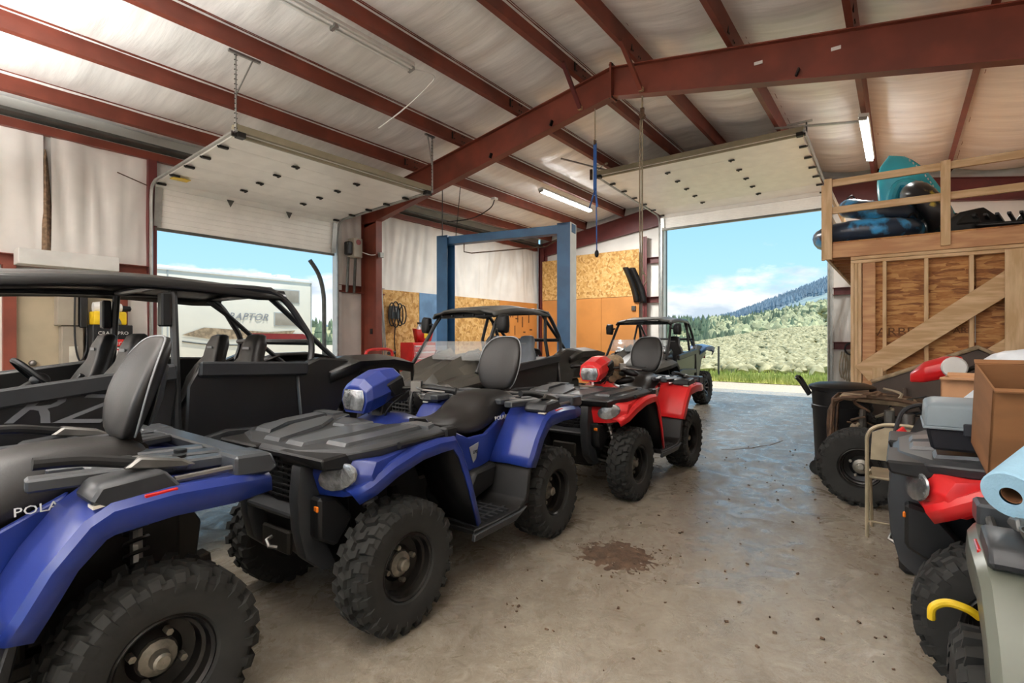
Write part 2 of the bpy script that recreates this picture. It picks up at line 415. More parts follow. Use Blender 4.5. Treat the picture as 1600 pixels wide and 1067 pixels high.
# lap bolts and clips where purlins cross the frame
for y in PUR[:9]:
    g = G()
    g.bb(6.80, 6.83, y - .02, y - .005, ztop(y) + .03, ztop(y) + .15)
    for dx in (-.16, -.10, .16, .10):
        g.box((6.97 + dx, y - .012, ztop(y) + .05), (.02, .012, .02)); g.box((6.97 + dx, y - .012, ztop(y) + .15), (.02, .012, .02))
    g.build('purlin_clip', 'metal_dark', ceil, smooth=False)
edges = [YW + .02] + PUR + [YR]
for i in range(len(edges) - 1):
    y1, y0 = edges[i], edges[i+1]
    if y1 > RID > y0: segs = [(y1, RID), (RID, y0)]
    else: segs = [(y1, y0)]
    g = G()
    for a, b in segs:
        nx, ny = 280, 9; P = []
        for ix in range(nx + 1):
            x = XB + (XE - .1 - XB) * ix / nx; row = []
            for k in range(ny + 1):
                t = k / ny; y = a + (b - a) * t
                full = (y - y0) / (y1 - y0); e = math.sin(PI * full)
                sag = -.075 * e
                fold = abs(math.sin((x * .82 + .2 * nv(x * .3, y)) * PI)) ** 14
                rip = (.016 * nv(x * 5.5, y * .8, 3 + i) + .028 * nv(x * 1.1, y * .7, 9 + i) + .006 * nv(x * 17, y * 1.6, i)) * min(1, e * 1.6) - .02 * fold * e
                row.append((x, y, ztop(y) + .227 + sag + rip))
            P.append(row)
        g.grid(P)
    g.build('insulation_bay', 'insul', ceil, ang=1.2)

# ---- steel frames
def frame(name, X, red, zb, colw=.55, fl_w=.16, right_col=True):
    web = G()
    for s in (1, -1):
        ye = YW - .08 if s > 0 else YR + .08
        ys = [RID + (ye - RID) * k / 6 for k in range(7)]
        web.prism([(y, zb(y) + .012) for y in ys] + [(y, ztop(y) - .012) for y in ys[::-1]], 'x', X - .007, X + .007)
    root = struct(web.build(name, red, smooth=False))
    for s in (1, -1):
        ye = YW - .08 if s > 0 else YR + .08; yk = ye - s * (colw - .04)
        g = G(); g.beam((X, RID, ztop(RID) - .006), (X, ye, ztop(ye) - .006), fl_w, .014); g.build('top_flange', red, root, smooth=False)
        g = G(); g.beam((X, RID, zb(RID) + .006), (X, yk, zb(yk) + .006), fl_w, .014); g.build('bottom_flange', red, root, smooth=False)
        if s > 0 or right_col:
            g = G()
            g.bb(X - .007, X + .007, min(yk, ye), max(yk, ye), 0, zb(yk))
            g.bb(X - fl_w/2, X + fl_w/2, yk - .007, yk + .007, 0, zb(yk) + .02)
            g.bb(X - fl_w/2, X + fl_w/2, ye - .007, ye + .007, 0, ztop(ye))
            g.bb(X - fl_w/2, X + fl_w/2, min(yk, ye), max(yk, ye), zb(yk) - .006, zb(yk) + .006)
            g.bb(X - .15, X + .15, min(yk, ye) - .05, max(yk, ye), 0, .02)
            g.build('column', red, root, smooth=False)
            g = G(); g.beam((X, yk, zb(yk)), (X, ye, ztop(ye) - .02), .1, .012, up=(1, 0, 0)); g.build('knee_stiffener', red, root, smooth=False)
    return root
fr = frame('trim_1', 7.2, 'steel_red', zbot)
g = G(); g.bb(7.10, 7.30, RID - .014, RID + .014, zbot(RID) - .03, ztop(RID) + .06); g.build('ridge_plate', 'steel_red', fr, smooth=False)
g = G()
for zz in (zbot(RID) - .01, ztop(RID) + .03):
    for xx in (7.13, 7.27): g.box((xx, RID, zz), (.03, .06, .03))
g.build('bolt', 'metal_dark', fr, smooth=False)
for y, dx in ((3.96, -.72), (3.04, -.72)):
    g = G(); g.beam((7.2 + dx, y, ztop(y) + .02), (7.14, y + (.08 if y > RID else -.02), zbot(y) + .05), .055, .055); g.build('flange_brace', 'steel_red_dark' if y > RID else 'steel_red', fr, smooth=False)
    g = G(); g.box((7.135, y + (.08 if y > RID else -.02), zbot(y) + .06), (.05, .06, .06)); g.build('brace_tip', 'pine', fr, smooth=False)
for y, z in ((1.45, 5.02), (.6, 4.92)):        # slotted holes in the web
    g = G(); g.bb(7.18, 7.193, y - .05, y + .05, z - .02, z + .02); g.build('slot_hole', 'white', fr, smooth=False)
for y in (5.9, 4.6, 1.0):
    g = G(); g.box((7.16, y, zbot(y) + .10), (.06, .02, .09), (.4, 0, 0)); g.build('clip', 'metal_dark', fr, smooth=False)
frame('trim_2', 14.27, 'steel_red_dark', lambda y: 4.95 - .133 * abs(y - RID), .3, .14)
frame('trim_3', XB + .3, 'steel_red', zbot)

# ---- left wall (parallel to the vehicles), with roller door, man door
LD0, LD1 = 3.15, 6.48       # big door opening
wl = G()
for x0, x1, z0, z1 in ((XB, 1.5, 0, 4.83), (1.5, 2.62, 2.4, 4.83), (2.62, LD0 - .05, 0, 4.83), (LD0 - .05, LD1 + .05, 3.9, 4.83), (LD1 + .05, 14.4, 0, 4.83)):
    wl.bb(x0, x1, YW + .06, YW + .1, z0, z1)
wall_l = struct(wl.build('wall_left', 'white_paint', smooth=False))
def blanket(par, fn, u0, u1, v0, v1, seed, amp=.03, nu=None, nvv=26, fine=1.0):
    nu = nu or max(12, int((u1 - u0) * 22)); P = []
    for i in range(nu + 1):
        u = u0 + (u1 - u0) * i / nu; row = []
        for j in range(nvv + 1):
            v = v0 + (v1 - v0) * j / nvv; t = (v - v0) / (v1 - v0)
            drift = u * 1.0 + .25 * (1 - t) * math.sin(u * 1.7 + seed)
            a = (abs(nv(drift * 3.2, v * .35, seed)) * 2.0 + nv(drift * 8.5 * fine, v * .6, seed + 5) * .45 + nv(drift * 1.1, v * .9, seed + 9) * 1.2) * amp
            row.append(fn(u, v, a * (.35 + .65 * math.sin(PI * min(max(t, .05), .95))) ))
        P.append(row)
    return G().grid(P).build('insulation_blanket', 'insul_wall', par, ang=1.4)
LW = lambda u, v, a: (u, YW - .01 - max(a, -.04), v)
blanket(wall_l, LW, XB, 1.78, 2.58, 4.36, 1, .05)
blanket(wall_l, LW, 1.86, LD0 - .12, 2.58, 4.36, 2, .055)
blanket(wall_l, LW, XB, 1.36, .05, 2.42, 3, .03)
blanket(wall_l, LW, 2.75, LD0 - .12, .05, 2.42, 4, .03)
blanket(wall_l, LW, LD1 + .12, 14.25, 2.60, 4.36, 6, .06)
blanket(wall_l, LW, LD1 + .12, 7.75, .05, 2.45, 7, .02)
# torn strip of the blanket with the brown batting showing
g = G(); P = []
for j in range(13):
    t = j / 12; z = 4.15 - 1.6 * t; w = .008 + .085 * t ** .7
    P.append([(1.80 - w * .6 + .02 * t, YW - .015, z), (1.80 + .02 * t, YW - .03 - .02 * t, z), (1.80 + w + .02 * t, YW - .015, z)])
g.grid(P); M('batting', '#7d6650', .95, 0, .3, 20, bump=.5); g.build('torn_batting', 'batting', wall_l, solid=.01)
for x0, x1 in ((XB, LD0 - .1), (LD1 + .05, 7.75)):
    g = G(); g.bb(x0, x1, YW - .11, YW - .02, 2.46, 2.475); g.bb(x0, x1, YW - .032, YW - .02, 2.475, 2.62); g.bb(x0, x1, YW - .11, YW - .1, 2.475, 2.50); g.bb(x0, x1, YW - .11, YW - .02, 2.61, 2.62); g.build('girt', 'steel_red', wall_l, smooth=False)
g = G(); g.bb(XB, 14.1, YW - .10, YW - .0, 4.34, 4.355); g.bb(XB, 14.1, YW - .10, YW - .088, 4.355, 4.46); g.build('eave_strut', 'steel_red', wall_l, smooth=False)
g = G(); g.bb(XB, 14.3, YW + .0, YW + .03, 4.34, 4.80); g.build('eave_closure', 'insul_wall', wall_l, smooth=False)
g = G(); g.bb(XB, 14.1, YW - .30, YW + .0, 4.50, 4.53); g.beam((XB, YW - .22, 4.50), (14.1, YW - .22, 4.50), .14, .02); g.build('eave_flap', 'galv_dark', wall_l, smooth=False)
g = G(); g.tube([(2.62, YW - .1, 4.02), (3.1, YW - .06, 3.90)], .008, 6); g.build('hold_rod', 'rust', wall_l)
for x in (1.36, 2.62):
    g = G(); g.bb(x, x + .13, YW - .12, YW + .02, 0, 2.46); g.build('door_post', 'steel_red', wall_l, smooth=False)
for x in (LD0 - .12, LD1 + .0):
    g = G(); g.bb(x, x + .12, YW - .10, YW + .06, 0, 4.34); g.build('door_jamb', 'steel_red_dark' if x < 4 else 'white_paint', wall_l, smooth=False)
# man door
md = struct(G().bb(1.49, 2.62, YW - .02, YW + .03, .02, 2.38).build('door_3', 'beige', smooth=False, bevel=.004))
g = G(); g.sphere((1.66, YW - .08, 1.12), .045); g.tube([(1.66, YW, 1.12), (1.66, YW - .08, 1.12)], .016); g.build('door_knob', 'metal_mid', md)
g = G(); g.tube([(1.64, YW - .02, .98), (1.64, YW - .08, .98), (1.76, YW - .08, .98)], .012); g.build('door_lever', 'metal_mid', md)

# ---- end wall with the big open door
RD0, RD1 = 1.34, 5.36
we = G()
for y0, y1, z0, z1 in ((YR, RD0 - .04, 0, 4.6), (RD1 + .04, YW, 0, 4.6), (RD0 - .04, RD1 + .04, 4.86, 5.2)):
    we.bb(XE + .06, XE + .1, y0, y1, z0, z1)
we.prism([(YR, 4.55), (YW, 4.55), (YW, ztop(YW) + .3), (RID, ztop(RID) + .3), (YR, ztop(YR) + .3)], 'x', XE + .06, XE + .1)
# keep the opening free above 4.55 as well: the door header closes it
wall_e = struct(we.build('wall_end', 'white_paint', smooth=False))
EW = lambda u, v, a: (XE - .01 - max(a, -.03), u, v)
blanket(wall_e, EW, RD1 + .1, 9.65, .05, 4.3, 11, .03)
blanket(wall_e, EW, YR, RD0 - .06, .05, 4.4, 12, .03)
P = G(); 
P.prism([(5.4, 4.25), (9.65, 4.25), (9.65, ztop(9.65) + .1), (5.4, ztop(5.4) + .1)], 'x', XE - .0, XE + .01)
P.prism([(YR, 4.25), (RD0, 4.25), (RD0, ztop(RD0) + .1), (YR, ztop(YR) + .1)], 'x', XE - .0, XE + .01)
P.build('gable_insulation', 'insul_wall', wall_e, smooth=False)
for y0, y1, zs in ((RD1 + .06, 5.95, (3.62, 2.48, 1.2)), (YR, RD0 - .06, (3.62, 2.48, 1.2))):
    for z in zs:
        g = G(); g.bb(XE - .13, XE - .03, y0, y1, z, z + .012); g.bb(XE - .045, XE - .03, y0, y1, z, z + .17); g.bb(XE - .13, XE - .03, y0, y1, z + .16, z + .172); g.build('girt', 'steel_red_dark', wall_e, smooth=False)
for y in (5.88, 9.45):
    g = G(); g.bb(XE - .20, XE - .02, y, y + .012, 0, 4.4); g.bb(XE - .20, XE - .188, y - .06, y + .07, 0, 4.4); g.build('wall_post', 'steel_red_dark', wall_e, smooth=False)
for y in (RD0 - .10, RD1 + .0):
    g = G(); g.bb(XE - .10, XE + .08, y, y + .10, 0, 4.75); g.build('door_jamb', 'white_paint', wall_e, smooth=False)
    g = G(); g.bb(XE - .16, XE - .10, y + .02, y + .08, 0, 4.6); g.build('door_track', 'galv', wall_e, smooth=False)
g = G(); g.bb(XE + .08, XE + .2, RD1 + .0, RD1 + .03, 0, 4.7); g.build('outer_trim', 'galv_dark', wall_e, smooth=False)
# sheet boards on the end wall: OSB above, orange hardboard below
for y0, y1 in ((8.28, 9.42), (6.05, 8.27)):
    g = G(); g.bb(XE - .225, XE - .205, y0, y1, 2.69, 4.06 if y0 < 7 else 3.98); g.build('osb_sheet', 'osb', wall_e, smooth=False)
for y0, y1 in ((7.27, 9.42), (6.05, 7.26)):
    g = G(); g.bb(XE - .225, XE - .207, y0, y1, .05, 2.68); g.build('hardboard_sheet', 'board_orange', wall_e, smooth=False)
# boards on the left wall
for x0, x1, m in ((7.72, 8.86, 'osb'), (8.87, 9.95, 'blue_board'), (9.96, 11.35, 'osb'), (11.36, 12.1, 'osb'), (12.11, 14.1, 'board_orange')):
    g = G(); g.bb(x0, x1, YW - .075, YW - .055, .05, 2.60); g.build('osb_sheet' if m == 'osb' else 'painted_sheet' if m == 'blue_board' else 'hardboard_sheet', m, wall_l, smooth=False)
# tool outlines drawn on the hardboard
g = G()
for i, (x, z, w, h) in enumerate([(12.35, 2.1, .05, .3), (12.45, 2.24, .3, .04), (12.62, 2.1, .05, .3), (12.75, 2.1, .04, .3), (12.9, 2.05, .16, .04), (13.0, 1.95, .05, .3), (12.3, 1.55, .04, .35), (12.55, 1.6, .04, .3), (12.85, 1.55, .05, .3), (13.25, 1.8, .06, .34), (13.32, 1.62, .12, .05), (13.6, 1.95, .06, .38), (13.68, 1.7, .14, .05)]):
    g.bb(x, x + w, YW - .08, YW - .074, z, z + h)
g.build('tool_outline', 'towel_core', wall_l, smooth=False)

# ---- right wall and the wall behind the camera (unseen opening added there to let sky light in)
struct(G().bb(XB, 14.4, YR - .1, YR, 0, 4.82).build('wall_right', 'insul_wall', smooth=False))
wb = G()
for y0, y1, z0, z1 in ((YR, .0, 0, 4.6), (7.0, YW, 0, 4.6)): wb.bb(XB - .1, XB, y0, y1, z0, z1)
wb.prism([(YR, 4.55), (YW, 4.55), (YW, ztop(YW) + .3), (RID, ztop(RID) + .3), (YR, ztop(YR) + .3)], 'x', XB - .1, XB)
struct(wb.build('wall_back', 'insul_wall', smooth=False))

# ---- sectional doors, rolled up
def seg_door(name, A, B, hang_to, pts, npan, axis):
    """A,B: door edges along the wall axis; pts: (across, z) path from bottom of hanging section inward."""
    def W3(u, a, z): return (u, a, z) if axis == 'x' else (a, u, z)
    root = None
    def slab(p, q, t=.045, ribs=0, nm='door_panel'):
        g = G(); d = (Vector((q[0]-p[0], q[1]-p[1]))).normalized(); n = Vector((-d.y, d.x))
        if n.y > 0: n = -n
        prof = [(0, 0)]
        L = (Vector(q) - Vector(p)).length
        prof = []
        k = max(1, ribs)
        for i in range(k):
            a, b = L * i / k, L * (i + 1) / k
            e_ = .006 if ribs > 1 else .0015
            prof += [(a + .002, 0), (a + .010, e_), (b - .010, e_), (b - .002, 0)]
        sec = [(p[0] + d.x * s + n.x * h, p[1] + d.y * s + n.y * h) for s, h in prof] + [(q[0] - n.x * t, q[1] - n.y * t), (p[0] - n.x * t, p[1] - n.y * t)]
        vs = [W3(A, a, z) for a, z in sec] + [W3(B, a, z) for a, z in sec]; m = len(sec)
        g.add(vs, [tuple(range(m))[::-1], tuple(range(m, 2*m))] + [(i, (i+1) % m, m + (i+1) % m, m + i) for i in range(m)])
        return g
    return W3, slab
def roll_door(name, A, B, axis, h0, h1, r0, r1, npan, strut=True):
    W3, slab = seg_door(name, A, B, None, None, npan, axis)
    root = struct(slab(h0, h1, ribs=7).build(name, 'door_white', smooth=False))
    g = G(); g.beam(W3(A, h0[0], h0[1] - .02), W3(B, h0[0], h0[1] - .02), .05, .045); g.build('bottom_seal', 'galv_dark', root, smooth=False)
    for u in (A + .03, B - .03):
        g = G(); g.beam(W3(u, h0[0] - .035, h0[1] + .02), W3(u, h1[0] - .035, h1[1]), .10, .02, up=(0, 1, 0) if axis == 'x' else (1, 0, 0)); g.build('end_stile', 'galv', root, smooth=False)
    slab(h1, r0, ribs=0).build('door_panel', 'door_white', root, smooth=False)
    for i in range(npan):
        p = (r0[0] + (r1[0] - r0[0]) * i / npan, r0[1] + (r1[1] - r0[1]) * i / npan); q = (r0[0] + (r1[0] - r0[0]) * (i + .9985) / npan, r0[1] + (r1[1] - r0[1]) * (i + .9985) / npan)
        slab(p, q, ribs=0 if i else 1).build('door_panel', 'door_white', root, smooth=False)
        # hinges at thirds
        if i > 0:
            for f in (.33, .66):
                u = A + (B - A) * f; g = G(); c = Vector(W3(u, p[0], p[1] - .018)); g.box(c, (.11, .05, .02) if axis == 'x' else (.05, .11, .02)); g.box(c + Vector((.03, .02, -.01)), (.03, .03, .02)); g.box(c + Vector((-.03, -.02, -.01)), (.03, .03, .02))
                g.build('hinge', 'metal_dark', root, smooth=False)
        for u in (A + .05, B - .05):
            g = G(); c = Vector(W3(u, p[0], p[1] - .025)); g.box(c, (.12, .05, .03) if axis == 'x' else (.05, .12, .03)); g.tube([c, c + Vector((.08 if u > A + .1 else -.08, 0, 0)) if axis == 'x' else c + Vector((0, .08 if u > A + .1 else -.08, 0))], .012, 6); g.build('roller', 'metal_dark', root, smooth=False)
    for u in (A - .06, B + .06):
        g = G(); pth = [W3(u, h0[0] - .05, 0.02), W3(u, h0[0] - .05, h1[1] - .25), W3(u, h0[0] - .09, h1[1] - .02), W3(u, h0[0] + (r0[0] - h0[0]) * 1.0 + (r1[0] - r0[0]) * .03, r0[1] + .0), W3(u, r1[0] + (r1[0] - r0[0]) * .02, r1[1])]
        pth = [pth[0], pth[1]] + sm([pth[1], pth[2], pth[3]], 5)[1:] + [pth[4]]
        g.tube(pth, .026, 6); g.build('door_track', 'galv', root)
        g = G(); e = Vector(W3(u, r1[0], r1[1])); g.beam(e, e + Vector((0, 0, -.06)), .03, .06); g.build('track_stop', 'metal_dark', root, smooth=False)
    g = G(); g.beam(W3(A - .05, r1[0], r1[1] + .045), W3(B + .05, r1[0], r1[1] + .045), .10, .09); g.beam(W3(A - .05, r1[0] + (.06 if axis == 'x' else .06), r1[1] + .03), W3(B + .05, r1[0] + .06, r1[1] + .03), .04, .14); g.build('strut', 'door_tan', root, smooth=False)
    for u in (A + .02, B - .02):
        g = G(); c = Vector(W3(u, r1[0], r1[1] - .03)); g.box(c, (.10, .10, .07)); g.build('top_fixture', 'metal_dark', root, smooth=False)
    return root
d1 = roll_door('door_1', 3.12, 6.42, 'x', (9.62, 3.26), (9.56, 3.90), (9.46, 3.97), (6.75, 4.10), 5)
g = G(); g.box((3.27, 9.0, 3.955), (.24, .16, .01)); g.build('warning_sticker', 'yellow', d1, smooth=False)
for x in (4.25, 5.35):
    g = G(); g.prism([(x - .06, 3.92), (x + .06, 3.92), (x, 3.80)], 'y', 9.49, 9.51); g.build('hinge_plate', 'galv_dark', d1, smooth=False)
d2 = roll_door('door_2', 1.38, 5.34, 'y', (14.10, 4.54), (14.06, 4.83), (13.95, 4.90), (10.25, 5.08), 6)

# hangers of the door tracks (perforated angle)
def hanger(par, x, y, z0, z1, dx, dy):
    g = G(); g.beam((x, y, z0), (x, y, z1), .03, .012); g.beam((x, y, z0 + (z1 - z0) * .45), (x + dx, y + dy, z1), .03, .012); g.beam((x - dx * .4, y - dy * .4, z1), (x + dx * 1.4, y + dy * 1.4, z1), .04, .03); g.build('track_hanger', 'galv', par, smooth=False)
    g = G()
    n = 16
    for i in range(n):
        t = (i + .5) / n; g.box((x, y, z0 + (z1 - z0) * t), (.036, .016, .008))
    g.build('hanger_holes', 'metal_dark', par, smooth=False)
hanger(d1, 3.06, 6.70, 4.10, ztop(6.53) + .0, .22, 0)
hanger(d1, 6.48, 6.70, 4.10, ztop(6.53) + .0, -.12, 0)
hanger(d2, 10.3, 1.30, 5.08, ztop(1.3) + .05, 0, .22)
hanger(d2, 10.3, 5.42, 5.08, ztop(5.4) + .05, 0, -.2)
g = G(); g.beam((10.3, .40, ztop(.42) - .02), (10.3, 1.8, ztop(1.7) - .02), .05, .03); g.build('track_hanger', 'galv', d2, smooth=False)
g = G(); g.beam((9.1, 5.6, 5.19), (10.5, 5.2, 5.22), .03, .03); g.build('track_hanger', 'galv', d2, smooth=False)
g = G(); g.beam((10.25, 5.52, 5.02), (10.25, 5.52, 5.25), .05, .05); g.build('track_hanger', 'rust', d2, smooth=False)
# ================================================================ ATVs
def tire_geo(Rr, Wd, rim, n=24, lug=.022):
    g = G(); c = Rr - lug; h = Wd / 2
    prof = [(rim, -h * .72), (rim + .012, -h * .86), (rim + (c - rim) * .45, -h), (c - .03, -h * .97), (c - .008, -h * .82), (c, -h * .5), (c + .003, 0),
            (c, h * .5), (c - .008, h * .82), (c - .03, h * .97), (rim + (c - rim) * .45, h), (rim + .012, h * .86), (rim, h * .72)]
    g.lathe(prof, 40, 'y', closed=True)
    def knob(a, y, tang, wid, tw, r0, r1, lean=0):
        m = Matrix.Rotation(-a, 3, 'Y')
        vs = []
        for rr, sc in ((r0, 1.15), (r1, .9)):
            for sx, sy in ((-1,-1),(1,-1),(1,1),(-1,1)):
                yy = sy * wid / 2 * sc; xx = sx * tang / 2 * sc + tw * yy
                vs.append(m @ Vector((rr - lean * abs(y + yy - 0) , y + yy, xx)))
        g.add(vs, [(4,5,6,7),(0,1,5,4),(1,2,6,5),(2,3,7,6),(3,0,4,7)])
    for k in range(n):
        a = 2 * PI * k / n
        for s in (1, -1):
            aa = a + (PI / n if s > 0 else 0)
            knob(aa, s * h * .22, .040, h * .42, s * .5, c - .01, Rr)
            knob(aa + PI / n * .9, s * h * .66, .048, h * .40, s * .25, c - .015, Rr - .004)
            # shoulder lug wrapping onto the sidewall
            m = Matrix.Rotation(-(aa + PI / n * .9), 3, 'Y')
            y0, y1 = s * h * .84, s * h * 1.02
            vs = [m @ Vector(p) for p in ((c - .02, y0, -.02), (c - .02, y0, .02), (Rr - .012, y0, .018), (Rr - .012, y0, -.018), (c - .055, y1, -.016), (c - .055, y1, .016), (c - .02, y1, .015), (c - .02, y1, -.015))]
            g.add(vs, [(0,1,2,3),(7,6,5,4),(0,4,5,1),(1,5,6,2),(2,6,7,3),(3,7,4,0)])
    return g
def rim_geo(rim, Wd):
    h = Wd / 2
    g = G(); g.lathe([(rim + .006, -h * .7), (rim + .006, h * .74), (rim - .004, h * .80), (rim - .014, h * .72), (rim - .018, h * .45), (rim - .030, h * .40), (rim - .034, h * .05), (rim * .55, -h * .05), (rim * .42, h * .10), (.001, h * .10)], 32, 'y')
    g.lathe([(rim + .006, -h * .7), (rim * .5, -h * .4), (.001, -h * .4)], 20, 'y')
    return g
def hub_geo(Wd, r=.05):
    h = Wd / 2; g = G()
    g.lathe([(r * 1.3, h * .08), (r * 1.25, h * .22), (r * .7, h * .30), (r * .62, h * .55), (r * .45, h * .60), (.001, h * .60)], 14, 'y')
    for k in range(4):
        a = PI / 4 + k * PI / 2; g.lathe([(.014, h * .02), (.013, h * .3), (.001, h * .32)], 6, 'y', (math.cos(a) * r * 1.75, 0, math.sin(a) * r * 1.75))
    return g
WCACHE = {}
def wheel(par, loc, Rr, Wd, rim, left=True, rimmat='rim_black', n=24, hubmat='hub', spokes=0):
    key = (Rr, Wd, rim, rimmat, n, hubmat, spokes)
    if key not in WCACHE:
        t = tire_geo(Rr, Wd, rim, n).build('tire', 'rubber', None, ang=.5)
        r = rim_geo(rim, Wd).build('rim', 'rim_black' if spokes else rimmat, t, ang=.5)
        h = hub_geo(Wd).build('hub', hubmat, t, ang=.5)
        if spokes:
            g = G()
            for k in range(spokes):
                a = 2 * PI * k / spokes; c, s = math.cos(a), math.sin(a)
                g.beam((c * .05, Wd * .12, s * .05), (c * (rim - .02), Wd * .30, s * (rim - .02)), .035, .02, up=(0, 1, 0))
            g.lathe([(rim - .03, Wd * .33), (rim - .01, Wd * .35), (rim - .005, Wd * .28), (rim - .03, Wd * .28)], 24, 'y', closed=True)
            g.build('spokes', rimmat, t)
        WCACHE[key] = t; o = t
    else:
        t = WCACHE[key]; o = t.copy(); COL.objects.link(o)
        for ch in [x for x in t.children]:
            c = ch.copy(); COL.objects.link(c); c.parent = o
    o.parent = par; o.location = loc; o.rotation_euler = (0, random.uniform(0, 3), 0 if left else PI)
    return o
def mirror_y(pts): return [(x, -y, z) for x, y, z in pts]
def strip(path, thick=.012):
    """path rows of points -> grid with thickness"""
    return path
def coil(a, b, r, turns, n=8, wire=.008):
    a = Vector(a); b = Vector(b); d = b - a; u = d.orthogonal().normalized(); w = d.normalized().cross(u); K = turns * 10
    return [a + d * (i / K) + (u * math.cos(2*PI*i/10) + w * math.sin(2*PI*i/10)) * r for i in range(K + 1)]

def make_atv(name, label, body='plastic_blue', backrest=True):
    T = thing(name, label, 'ATV')
    B = body
    for sx, Wd in ((.75, .21), (-.75, .26)):
        for s in (1, -1):
            wheel(T, (sx, s * (.60 - Wd / 2), .33), .33, Wd, .165, s > 0)
    # ---- chassis and running gear
    g = G(); g.bb(-.85, .9, -.17, .17, .27, .34); g.bb(-.45, .5, -.2, .2, .34, .62); g.bb(.5, .95, -.15, .15, .34, .74); g.bb(-.95, -.45, -.15, .15, .36, .78)
    g.build('chassis', 'metal_dark', T, bevel=.015)
    g = G(); g.bb(-.25, .18, -.23, .23, .36, .60); g.lathe([(.001, .30), (.10, .30), (.115, .27), (.115, .2)], 20, 'y', (.13, 0, .50)); g.lathe([(.001, .315), (.05, .315), (.055, .29)], 16, 'y', (.13, 0, .50)); g.lathe([(.001, .29), (.085, .29), (.095, .26), (.095, .2)], 18, 'y', (-.12, 0, .47))
    g.build('engine', 'plastic_black', T, bevel=.01)
    for sx in (.75, -.75):
        for s in (1, -1):
            g = G()
            for dx in (-.14, .14): g.tube([(sx + dx, s * .14, .36), (sx, s * .42, .29)], .016, 6); g.tube([(sx + dx, s * .15, .50), (sx, s * .42, .42)], .013, 6)
            g.tube([(sx, s * .1, .36), (sx, s * .46, .33)], .02, 6); g.box((sx, s * .43, .35), (.07, .06, .16))
            g.build('suspension_arm', 'metal_dark', T)
            a = (sx - .02, s * .20, .82); b = (sx + .02, s * .36, .42)
            g = G(); g.tube([a, b], .022, 8); sh = g.build('shock', 'metal_mid', T)
            A = Vector(a); Bv = Vector(b)
            G().tube(coil(A + (Bv - A) * .18, A + (Bv - A) * .8, .038, 6), .008, 5).build('spring', 'metal_mid' if sx > 0 else 'metal_dark', sh)
    # ---- nose: bumper frame, grille, shelf, skid
    nose = []
    for z, x, hw in ((.30, .93, .17), (.42, 1.02, .22), (.56, 1.06, .24), (.74, 1.08, .25), (.90, 1.06, .27)):
        nose.append([(x - .22, -hw, z), (x, -hw * .92, z), (x + .03, 0, z), (x, hw * .92, z), (x - .22, hw, z)])
    g = G(); g.loft(nose); bump = g.build('front_bumper', 'plastic_black', T, bevel=.012, ang=.4)
    for s in (1, -1):
        g = G(); g.prism([(1.02, .88), (1.15, .87), (1.165, .72), (1.155, .56), (1.12, .42), (1.02, .33), (.94, .33), (1.0, .46), (1.02, .6)], 'y', s * .19, s * .27); g.build('bumper_post', 'plastic_grey', T, bevel=.018, seg=2)
        g = G(); g.prism([(1.0, .70), (1.10, .72), (1.10, .52), (1.0, .46), (.90, .58)], 'y', s * .26, s * .345); g.build('bumper_cheek', 'plastic_black', T, bevel=.015)
        g = G(); g.box((1.095, s * .305, .665), (.012, .065, .028), (0, 0, s * -.25)); g.build('side_marker', 'amber', T, bevel=.004)
    g = G(); g.prism([(1.06, .61), (1.15, .60), (1.16, .63), (1.08, .66)], 'y', -.20, .20); g.build('bumper_shelf', 'plastic_grey', T, bevel=.008)
    gr = G()
    for i in range(7): gr.bb(1.085, 1.11, -.19, .19, .68 + i * .028, .69 + i * .028)
    for i in range(9): gr.bb(1.088, 1.106, -.18 + i * .045 - .004, -.18 + i * .045 + .004, .67, .87)
    gr.build('grille', 'plastic_black', T, smooth=False)
    g = G(); g.bb(1.09, 1.12, -.12, .12, .40, .52); g.build('winch_plate', 'metal_dark', T, bevel=.01)
    g = G(); g.tube([(1.12, -.02, .47), (1.15, -.02, .46), (1.16, .02, .44), (1.13, .04, .43)], .010, 6); g.build('winch_hook', 'metal_mid', T)
    # ---- headlights, low front body
    for s in (1, -1):
        g = G()
        for z, x0, x1, y0, y1 in ((.72, .90, 1.045, .26, .47), (.80, .86, 1.07, .26, .55), (.92, .80, 1.03, .26, .57)): pass
        rings = []
        for y, pts in ((.25, [(.78, .93), (1.05, .92), (1.09, .83), (1.05, .71), (.98, .70), (.86, .80)]), (.42, [(.76, .93), (1.02, .91), (1.065, .83), (1.03, .72), (.96, .71), (.84, .80)]), (.56, [(.74, .92), (.94, .89), (.97, .83), (.95, .755), (.90, .745), (.82, .80)])):
            rings.append([(px, s * y, pz) for px, pz in pts])
        g.loft(rings); g.build('headlight_surround', B, T, bevel=.012, seg=2)
        g = G(); rings = []
        for k, (d, sc) in enumerate(((.0, 1.0), (.008, .97), (.013, .8))):
            ring = []
            for i in range(14):
                a = 2 * PI * i / 14; yy = .425 + .092 * math.cos(a) * sc; zz = .825 + .066 * math.sin(a) * sc + .018 * math.cos(a)
                xx = 1.058 - (yy - .42) * .42 + d; ring.append((xx, s * yy, zz))
            rings.append(ring)
        g.loft(rings); g.build('headlight', 'lens', T)
    # ---- front fenders
    fp = [(1.03, .745, .40, .50), (.97, .79, .36, .555), (.86, .86, .33, .585), (.70, .915, .30, .605), (.56, .93, .28, .612), (.44, .925, .27, .612), (.38, .84, .26, .612), (.30, .66, .26, .612), (.20, .40, .26, .60)]
